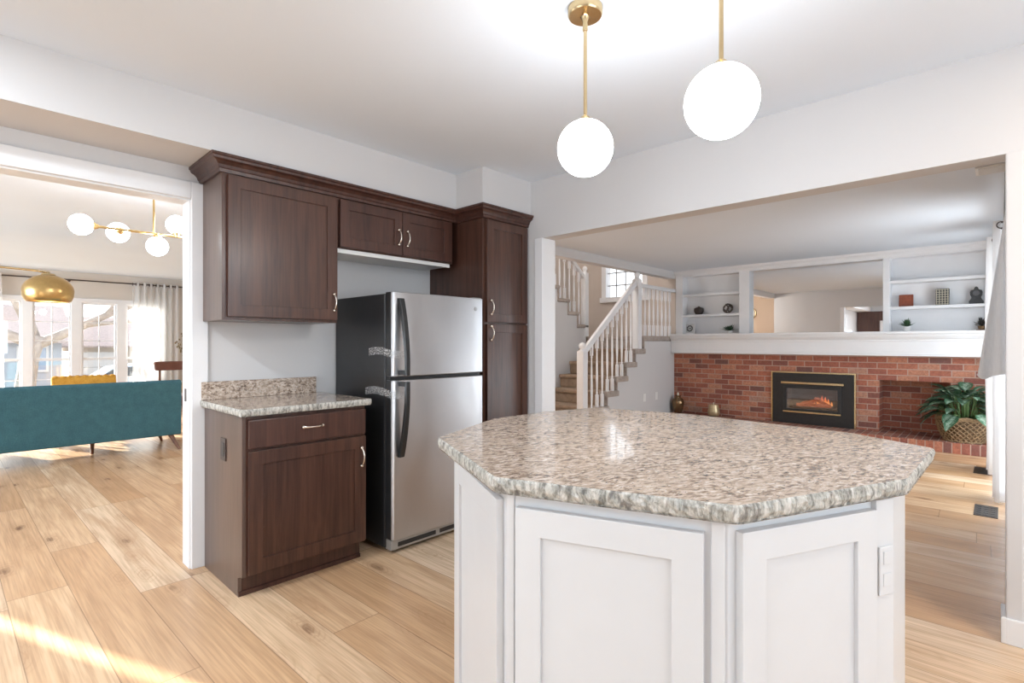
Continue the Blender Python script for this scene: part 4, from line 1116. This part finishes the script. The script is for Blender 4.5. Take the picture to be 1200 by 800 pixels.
# floor vents, ceiling vent
def floor_vent(x, y, lab):
    t = thing('floor_vent', lab, 'vent', (x, y, 0))
    mb = MB(); mb.box(x - 0.17, y - 0.065, 0.0, x + 0.17, y + 0.065, 0.004); mb.build('plate', plain('bronze_vent', (0.05, 0.04, 0.034), 0.5, 0.3), t, 0.002)
    mb = MB()
    for i in range(5):
        for j in range(3):
            xx = x - 0.12 + i * 0.06; yy = y - 0.038 + j * 0.038
            mb.box(xx - 0.02, yy - 0.012, 0.004, xx + 0.02, yy + 0.012, 0.0055)
    mb.build('slots', M['black_soft'], t)
floor_vent(5.12, 0.075, 'dark floor vent in the planks nearer the wide opening')
floor_vent(6.72, 0.12, 'dark floor vent in the planks close to the hearth beside the curtain')
t = thing('ceiling_vent', 'small white ceiling vent just past the wide opening near its right jamb', 'vent', (4.65, 0.05, FCEIL))
mb = MB(); mb.box(4.56, -0.06, FCEIL - 0.012, 4.76, 0.12, FCEIL - 0.0005); mb.build('frame', M['white_plastic'], t, 0.003)
mb = MB()
for i in range(7): mb.box(4.58 + i * 0.025, -0.045, FCEIL - 0.018, 4.59 + i * 0.025, 0.105, FCEIL - 0.01)
mb.build('slats', M['white_plastic'], t)

# family room curtains: rod, far panel, near panel gathered up into a swag
mb = MB(); mb.tube([(3.3, -0.03, 2.17), (7.35, -0.03, 2.17)], 0.011, 12); mb.ball((7.37, -0.03, 2.17), 0.022, 14, 8)
for x in (3.4, 5.2, 7.2): mb.box(x - 0.008, -0.1, 2.155, x + 0.008, -0.025, 2.17)
tag(mb.build('curtain_rod', M['black_soft'], None, 0, 'auto'), 'dark curtain rod above the family room patio window at the right', 'curtain rod')
def drape(name, lab, x0, x1, yc, z0, z1, amp, waves, mat, group=None, axis='x', cat='curtain', spread=1.0, rings=True, solid=0.0):
    mb = MB(); n = waves * 10
    def f(u, v):
        z = z1 + (z0 - z1) * v; xc = (x0 + x1) / 2
        x = xc + (x0 + (x1 - x0) * u - xc) * (1 + (spread - 1) * v)
        y = yc + amp * math.sin(2 * math.pi * waves * u) * (1 + 0.25 * math.sin(v * 3 + u * 9)) + 0.25 * amp * math.sin(2 * math.pi * waves * u * 0.37 + v * 2)
        return (x, y, z) if axis == 'x' else (y, x, z)
    mb.sheet(f, n, 14)
    t = thing(name, lab, cat, ((x0 + x1) / 2, yc, z0), group)
    mb.build('cloth', mat, t, 0, True, 0, solid)
    if rings:
        mb = MB()
        for k in range(waves * 2):
            u = (k + 0.0) / (waves * 2) + 0.002; xx = x0 + (x1 - x0) * u
            mb.tube([(xx, yc + 0.024 * math.cos(a), z1 - 0.035 + 0.024 * math.sin(a)) for a in [2 * math.pi * i / 16 for i in range(17)]], 0.004, 6, False)
        mb.build('grommets', M['brown_plastic'], t, 0, True)
    return t
drape('curtain', 'sheer white curtain panel hanging to the floor by the hearth corner', 6.45, 7.0, 0.03, 0.02, 2.2, 0.05, 5, M['linen'], 'family room curtains')
drape('curtain', 'bright white curtain panel hanging to the floor nearest the wide opening', 5.36, 5.66, -0.005, 0.02, 2.15, 0.035, 4, M['linen'], 'family room curtains')
SWX0, SWX1, SWT = 4.92, 5.34, 2.17
def sw_hem(y): return 0.985 + 0.02 * math.cos(y * 30)
def sw_out(w): return -0.028 + 0.145 * w ** 1.05
def sw_end(x, sg):
    def f(u, v):
        y0, y1 = -0.045, sw_out(v)
        y = y0 + (y1 - y0) * u
        z = SWT + (sw_hem(y) - SWT) * v
        if v > 0.97: z += 0.03 * abs(2 * u - 1) ** 4
        return (x + sg * 0.02 * math.sin(u * 8 + v * 3) * v * math.sin(math.pi * u), y, z)
    return f
mb = MB()
mb.sheet(sw_end(SWX0, 1), 16, 30); mb.sheet(sw_end(SWX1, -1), 16, 30)
def sw_front(u, v):
    x = SWX0 + (SWX1 - SWX0) * u
    a = Vector(sw_end(SWX0, 1)(1.0, v)); return (x, a.y + 0.008 * math.sin(u * 22) * v * math.sin(math.pi * u), a.z)
mb.sheet(sw_front, 24, 30)
def sw_bottom(u, v):
    x = SWX0 + (SWX1 - SWX0) * u
    a = Vector(sw_end(SWX0, 1)(v, 1.0)); return (x, a.y, a.z)
mb.sheet(sw_bottom, 24, 16)
def sw_back(u, v):
    x = SWX0 + (SWX1 - SWX0) * u
    a = Vector(sw_end(SWX0, 1)(0.0, v)); return (x, a.y, a.z)
mb.sheet(sw_back, 24, 30)
o = mb.build('curtain_swag', M['linen'], None, 0, 'auto')
tag(o, 'heavy white cloth swag folded up over the curtain beside the right jamb', 'curtain')

# ------------------------------------------------------------------ living room
SYB = 6.95       # plane of the sofa back
sx0, sx1 = -0.65, 1.755
t = thing('sofa', 'teal mid-century sofa seen from behind on splayed walnut legs', 'sofa', (0.5, 7.3, 0))
mb = MB(); mb.prism([(SYB, 0.165), (SYB - 0.015, 0.78), (SYB + 0.02, 0.80), (SYB + 0.12, 0.79), (SYB + 0.2, 0.45), (SYB + 0.2, 0.165)], sx0, sx1, 'x'); mb.build('backrest', M['teal'], t, 0.018, False, 0, 0, 3)
mb = MB(); mb.box(sx0, SYB + 0.2, 0.165, sx1, SYB + 0.82, 0.31); mb.build('seat_base', M['teal'], t, 0.02)
for a, b in ((sx0 + 0.13, 0.545), (0.565, sx1 - 0.13)):
    mb = MB(); mb.box(a, SYB + 0.21, 0.312, b, SYB + 0.83, 0.45); mb.build('seat_cushion', M['teal'], t, 0.03, False, 0, 0, 3)
for a, b in ((sx0, sx0 + 0.12), (sx1 - 0.12, sx1)):
    mb = MB(); mb.box(a, SYB + 0.205, 0.312, b, SYB + 0.8, 0.60); mb.build('armrest', M['teal'], t, 0.03, False, 0, 0, 3)
for (x, y, dx, dy) in ((sx0 + 0.12, SYB + 0.08, -0.05, -0.04), (sx1 - 0.10, SYB + 0.06, 0.07, -0.10), (0.985, SYB + 0.36, 0, 0), (sx0 + 0.12, SYB + 0.72, -0.05, 0.04), (sx1 - 0.10, SYB + 0.66, 0.06, 0.03)):
    mb = MB(); mb.tube([(x, y, 0.17), (x + dx, y + dy, 0.0)], [0.026, 0.014], 12); mb.build('leg', M['walnut'], t, 0, 'auto')
# mustard armchair behind the sofa
def easy_chair(name, label, x, y, w, d, zt, mat, zb=0.40, back_z=0.42):
    t = thing(name, label, 'armchair', (x, y, 0))
    mb = MB(); mb.prism([(y + d / 2 - 0.12, back_z), (y + d / 2 - 0.02, back_z), (y + d / 2 + 0.06, zt - 0.02), (y + d / 2 + 0.02, zt), (y + d / 2 - 0.03, zt - 0.01)], x - w / 2, x + w / 2, 'x'); mb.build('backrest', mat, t, 0.015, False, 0, 0, 3)
    mb = MB(); mb.box(x - w / 2 + 0.02, y - d / 2, zb - 0.12, x + w / 2 - 0.02, y + d / 2, zb); mb.build('seat', mat, t, 0.025, False, 0, 0, 3)
    for sx in (-1, 1):
        mb = MB(); mb.box(x + sx * (w / 2 + 0.005) - 0.025, y - d / 2, 0.56, x + sx * (w / 2 + 0.005) + 0.025, y + d / 2 + 0.02, 0.60)
        mb.box(x + sx * w / 2 - 0.02, y - d / 2 + 0.02, zb - 0.06, x + sx * w / 2 + 0.02, y - d / 2 + 0.07, 0.57); mb.box(x + sx * w / 2 - 0.02, y + d / 2 - 0.05, zb - 0.06, x + sx * w / 2 + 0.02, y + d / 2, 0.57)
        mb.build('arm', M['walnut'], t, 0.006)
        for sy in (-1, 1):
            mb = MB(); mb.tube([(x + sx * (w / 2 - 0.06), y + sy * (d / 2 - 0.06), zb - 0.11), (x + sx * (w / 2 - 0.02), y + sy * (d / 2 - 0.01), 0)], [0.022, 0.013], 10); mb.build('leg', M['walnut'], t, 0, 'auto')
    return t
mus = easy_chair('armchair', 'mustard tufted armchair back just showing above the teal sofa', 1.14, 8.75, 0.68, 0.62, 0.785, M['mustard'])
mb = MB()
for i in range(9):
    mb.ball((1.14 - 0.30 + i * 0.075, 8.75 + 0.305, 0.77), 0.034, 12, 8, 0.7)
mb.build('tufting', M['mustard'], mus, 0, True)
t = easy_chair('armchair', 'brown leather chair back showing above the right end of the teal sofa', 2.38, 9.4, 0.62, 0.6, 0.935, M['leather'], 0.42, 0.795)
mb = MB()
for sx in (-1, 1): mb.box(2.38 + sx * 0.24 - 0.015, 9.66, 0.40, 2.38 + sx * 0.24 + 0.015, 9.685, 0.83)
mb.build('back_support', M['walnut'], t, 0.004)
# side plant
t = thing('dried_stems', 'sparse brown twigs in a floor vase beside the living room curtain', 'plant', (2.90, 10.9, 0))
mb = MB(); mb.lathe([(0.07, 0.001), (0.11, 0.15), (0.1, 0.45), (0.05, 0.62), (0.06, 0.66), (0.045, 0.66), (0.04, 0.6), (0.0005, 0.58)], (2.84, 10.9, 0), 20); mb.build('vase', M['bronze'], t, 0, True)
mb = MB(); rnd = random.Random(5)
for k in range(16):
    a = rnd.uniform(0, 6.28); L = rnd.uniform(.55, .8); q = Vector((2.84 + .17 * math.cos(a), 10.9 + .17 * math.sin(a), 0.62 + L))
    mb.tube([(2.84, 10.9, 0.6), Vector((2.84 + .05 * math.cos(a), 10.9 + .05 * math.sin(a), 0.62 + L * .6)), q], [0.004, 0.003, 0.002], 5)
    for j in range(4):
        c = Vector((2.84, 10.9, 0.62 + L * .4)).lerp(q, 0.4 + 0.2 * j); mb.ball(c + Vector((rnd.uniform(-.02, .02), 0, 0)), 0.013, 6, 4, 1.6)
mb.build('twigs', plain('dry_twig', (0.20, 0.15, 0.08), 0.8), t, 0, True)

# arc lamp
lx, ly, lz = 0.66, 7.75, 1.69
t = thing('arc_floor_lamp', 'brass arc floor lamp with a big round dome shade over the sofa', 'lamp', (-1.05, 8.1, 0))
mb = MB(); R0 = 0.225
pr = []
for i in range(13):
    a = i / 12 * math.pi * 0.5; pr.append((R0 * math.sin(a) + 0.0005, lz + 0.115 + 0.195 * math.cos(a) * 0.95))
pr += [(R0 * 0.985, lz + 0.06), (R0 * 0.9, lz + 0.012), (R0 * 0.85, lz), (R0 * 0.83, lz + 0.004), (R0 * 0.88, lz + 0.02), (R0 * 0.96, lz + 0.065), (R0 * 0.97, lz + 0.115)]
for i in range(12, -1, -1):
    a = i / 12 * math.pi * 0.5; pr.append((R0 * 0.965 * math.sin(a) + 0.0004, lz + 0.115 + 0.185 * math.cos(a) * 0.95))
mb.lathe(pr, (lx, ly, 0), 40); sh = mb.build('shade', M['brass_soft'], t, 0, True)
mb = MB(); mb.ball((lx, ly, lz + 0.10), 0.075, 20, 12); mb.build('bulb', emitter('warm_lamp_bulb', (1.0, 0.82, 0.55), 14), t, 0, True)
mb = MB(); mb.lathe([(0.065, lz + 0.295), (0.06, lz + 0.31), (0.02, lz + 0.32), (0.012, lz + 0.335), (0.0005, lz + 0.336)], (lx, ly, 0), 20); mb.build('shade_cap', M['brass'], t, 0, 'auto')
mb = MB(); pts = [(-1.05, 8.1, 0.1), (-1.06, 8.1, 1.0)]
for i in range(1, 20):
    a = math.pi - (math.pi / 2 + 0.02) * i / 19; cx = 0.10
    pts.append((cx + (cx + 1.06) * math.cos(a) if True else 0, 8.1 - 0.2 * (i / 19) ** 2, 1.0 + 1.06 * math.sin(a)))
pts += [(0.34, 7.84, 2.045), (0.56, 7.77, 2.03), (lx, ly, 2.012)]
mb.tube(pts, 0.012, 10); mb.build('arm', M['brass'], t, 0, True)
mb = MB(); mb.lathe([(0.17, 0.0), (0.17, 0.06), (0.15, 0.075), (0.02, 0.08), (0.016, 0.14)], (-1.05, 8.1, 0), 32); mb.build('base', M['brass'], t, 0, 'auto')

# chandelier
cx, cy, cz = 0.985, 4.62, 2.045
t = thing('chandelier', 'gold bar chandelier with lit white globes in the living room', 'chandelier', (cx, cy, CEIL))
mb = MB(); mb.tube([(cx - 0.33, cy, cz), (cx + 0.37, cy, cz)], 0.009, 10); mb.build('bar', M['brass_soft'], t, 0, 'auto')
mb = MB(); mb.tube([(cx, cy, cz), (cx, cy, CEIL - 0.02)], 0.007, 10); mb.build('stem', M['brass_soft'], t, 0, 'auto')
mb = MB(); mb.lathe([(0.06, CEIL - 0.022), (0.06, CEIL - 0.001)], (cx, cy, 0), 28); mb.build('canopy', M['brass_soft'], t, 0, 'auto')
gr = 0.071
def ell(c, d): return tuple(Vector(c) + Vector(d))
for (ox, dv) in ((-0.33, (-1, 0, 0)), (0.37, (1, 0, 0)), (-0.20, (0, 0.9, -0.08)), (0.02, (0, -0.1, -1)), (0.15, (0, 0.1, 1)), (0.26, (0, -0.9, -0.1))):
    d = Vector(dv).normalized(); base = Vector((cx + ox, cy, cz)); c = base + d * (gr + 0.022)
    mb = MB(); mb.ball(c, gr, 26, 16); gb = mb.build('globe', M['globe'], t, 0, True)
    mb = MB(); mb.tube([base - d * 0.004, base + d * 0.012, base + d * 0.03], [0.013, 0.02, 0.03], 14); mb.build('cup', M['brass_soft'], gb, 0, 'auto')

# curtain rod and curtains
mb = MB(); mb.tube([(-1.5, LY - 0.1, 2.285), (3.0, LY - 0.1, 2.285)], 0.011, 10); mb.ball((3.02, LY - 0.1, 2.285), 0.025, 12, 8); mb.ball((-1.52, LY - 0.1, 2.285), 0.025, 12, 8)
for x in (-1.4, 1.22, 2.9): mb.box(x - 0.01, LY - 0.1, 2.255, x + 0.01, LY - 0.001, 2.28); mb.ball((x, LY - 0.1, 2.27), 0.022, 10, 6)
tag(mb.build('curtain_rod', M['brown_plastic'], None, 0, 'auto'), 'long dark curtain rod above the living room window', 'curtain rod')
drape('curtain', 'sheer white curtain panel at the right side of the living room window', 2.09, 2.80, LY - 0.10, 0.02, 2.315, 0.05, 7, M['sheer'], 'living room curtains')
drape('curtain', 'sheer white curtain panel at the left edge of the view in the living room', 0.12, 0.42, LY - 0.10, 0.02, 2.315, 0.05, 4, M['sheer'], 'living room curtains', spread=1.25)

# hall clock seen only in the mirror
mb = MB(); mb.tube([(2.342, 4.62 + .13 * math.cos(a), 1.98 + .13 * math.sin(a)) for a in [2 * math.pi * i / 32 for i in range(33)]], 0.018, 8, False)
t = thing('wall_clock', 'round hall clock with a pale rim seen reflected in the mirror', 'clock', (2.34, 4.62, 1.98))
mb.build('rim', M['brass'], t, 0, True)
mb = MB(); mb.lathe([(0.13, 2.321), (0.13, 2.335), (0.0005, 2.336)], (0, 4.62, 1.98), 28, 'x'); mb.build('face', M['wax'], t)
mb = MB(); mb.box(2.336, 4.616, 1.98, 2.339, 4.624, 2.07); mb.box(2.336, 4.62, 1.976, 2.339, 4.68, 1.984); mb.build('hands', M['black_soft'], t)

# ------------------------------------------------------------------ outdoors beyond the living room window
mb = MB(); mb.add([(-40, LY + 0.2, -0.35), (60, LY + 0.2, -0.35), (60, 22, -0.95), (-40, 22, -0.95)], [(0, 1, 2, 3)]); mb.add([(-40, 32, -1.25), (60, 32, -1.25), (60, 120, -1.6), (-40, 120, -1.6)], [(0, 1, 2, 3)])
struct(mb.build('ground', M['ground']))
mb = MB(); mb.add([(-40, 22, -0.95), (60, 22, -0.95), (60, 32, -1.25), (-40, 32, -1.25)], [(0, 1, 2, 3)]); struct(mb.build('street', M['road']))
def house(label, x0, x1, y, zb, ze, zr, wallm, garage=None, win=None, depth=9):
    t = thing('house', label, 'house', ((x0 + x1) / 2, y, zb))
    mb = MB(); mb.box(x0, y, zb, x1, y + depth, ze); mb.build('walls', wallm, t)
    mb = MB(); mb.prism([(y - 0.6, ze - 0.12), (y - 0.6, ze), (y + depth / 2, zr), (y + depth + 0.6, ze), (y + depth + 0.6, ze - 0.12)], x0 - 0.5, x1 + 0.5, 'x'); mb.build('roof', M['roof'], t)
    if garage:
        mb = MB(); mb.box(garage[0], y - 0.05, zb, garage[1], y, zb + 2.1)
        d = mb.build('garage_door', M['white'], t, 0.01)
        mb = MB()
        for k in range(1, 4): mb.box(garage[0], y - 0.055, zb + 2.1 * k / 4 - 0.02, garage[1], y - 0.049, zb + 2.1 * k / 4 + 0.02)
        mb.build('panel_joint', M['grey_metal'], d)
    for (a, b, c, e) in (win or []):
        mb = MB(); mb.ring(a - 0.12, b + 0.12, c - 0.12, e + 0.12, a, b, c, e, y - 0.08, y + 0.001); f = mb.build('window', M['white'], t)
        mb = MB(); mb.box(a, y - 0.03, c, b, y - 0.01, e); mb.build('pane', plain('blue_pane', (0.35, 0.45, 0.6), 0.15), f)
house('tan house with garage and pinkish roof across the street, seen through the window', 5.0, 15.0, 46, -1.5, 1.05, 3.2, M['outdoor_wall'], (5.6, 8.2))
house('blue-grey house across the street, left of the tan one through the window', -6.0, 4.0, 40, -1.45, 1.35, 3.6, M['outdoor_blue'], None, [(2.2, 3.3, -0.3, 0.95), (-2.0, -0.8, -0.3, 0.95)])
# tree
t = thing('tree', 'leafless pale-barked tree in the front yard outside the living room window', 'tree', (1.05, 16.5, -0.6))
rnd = random.Random(4); mb = MB(); tw = MB()
mb.tube([(0.98, 16.5, -0.7), (1.0, 16.5, 0.2), (1.08, 16.5, 0.9), (1.2, 16.5, 1.4)], [0.25, 0.19, 0.17, 0.18], 12); mb.build('trunk', M['bark'], t, 0, True)
def branch(p, d, L, r, lev):
    pts = [Vector(p)]; dd = Vector(d).normalized()
    for i in range(5):
        dd = (dd + Vector((rnd.uniform(-.22, .22), rnd.uniform(-.15, .15), rnd.uniform(-.12, .2)))).normalized()
        pts.append(pts[-1] + dd * L / 5)
    tw.tube(pts, [r * (1 - 0.13 * i) for i in range(6)], 7)
    if lev < 3:
        for k in range(3):
            q = pts[2 + k if 2 + k < 6 else 5]
            nd = (dd + Vector((rnd.uniform(-.8, .8), rnd.uniform(-.5, .5), rnd.uniform(-.1, .7)))).normalized()
            branch(q, nd, L * 0.62, r * 0.5, lev + 1)
branch((1.15, 16.5, 1.3), (-0.15, 0, 1), 2.6, 0.14, 0)
branch((1.12, 16.5, 1.15), (0.9, 0, 0.45), 2.6, 0.13, 0)
branch((1.1, 16.5, 1.2), (-0.9, 0, 0.5), 2.4, 0.12, 0)
tw.build('branches', M['bark'], t, 0, True)
# car
t = thing('car', 'pale blue car parked outside the living room window', 'car', (5.0, 25.5, -1.06))
cx, cy, gz = 4.5, 25.5, -1.06
side = [(-2.2, 0.30), (-2.22, 0.62), (-2.1, 0.78), (-1.2, 0.92), (-0.55, 1.36), (0.1, 1.46), (1.0, 1.42), (1.75, 1.02), (2.15, 0.95), (2.22, 0.6), (2.2, 0.30)]
mb = MB(); mb.prism([(cx + a, gz + b) for a, b in side], cy - 0.85, cy + 0.85, 'y'); mb.build('body', M['car_paint'], t, 0.08, False, 0, 0, 3)
for a, b in (([(-1.0, 0.98), (-0.5, 1.32), (0.2, 1.39), (0.2, 0.98)]), 0), (([(0.28, 0.98), (0.28, 1.39), (0.95, 1.35), (1.5, 1.0)]), 0):
    mb = MB(); mb.prism([(cx + p, gz + q) for p, q in a], cy - 0.862, cy - 0.845, 'y'); mb.build('side_window', plain('car_glass', (0.06, 0.08, 0.1), 0.1), t)
for a in (-1.38, 1.4):
    for s in (-1, 1):
        mb = MB(); mb.lathe([(0.2, -0.1), (0.32, -0.1), (0.33, 0.0), (0.32, 0.1), (0.2, 0.1)], (cx + a, cy + s * 0.8, gz + 0.33), 22, 'y'); w = mb.build('wheel', M['rubber'], t, 0, 'auto')
        mb = MB(); mb.lathe([(0.205, -0.09), (0.205, 0.09)], (cx + a, cy + s * 0.8, gz + 0.33), 18, 'y'); mb.build('hub', M['grey_metal'], w)
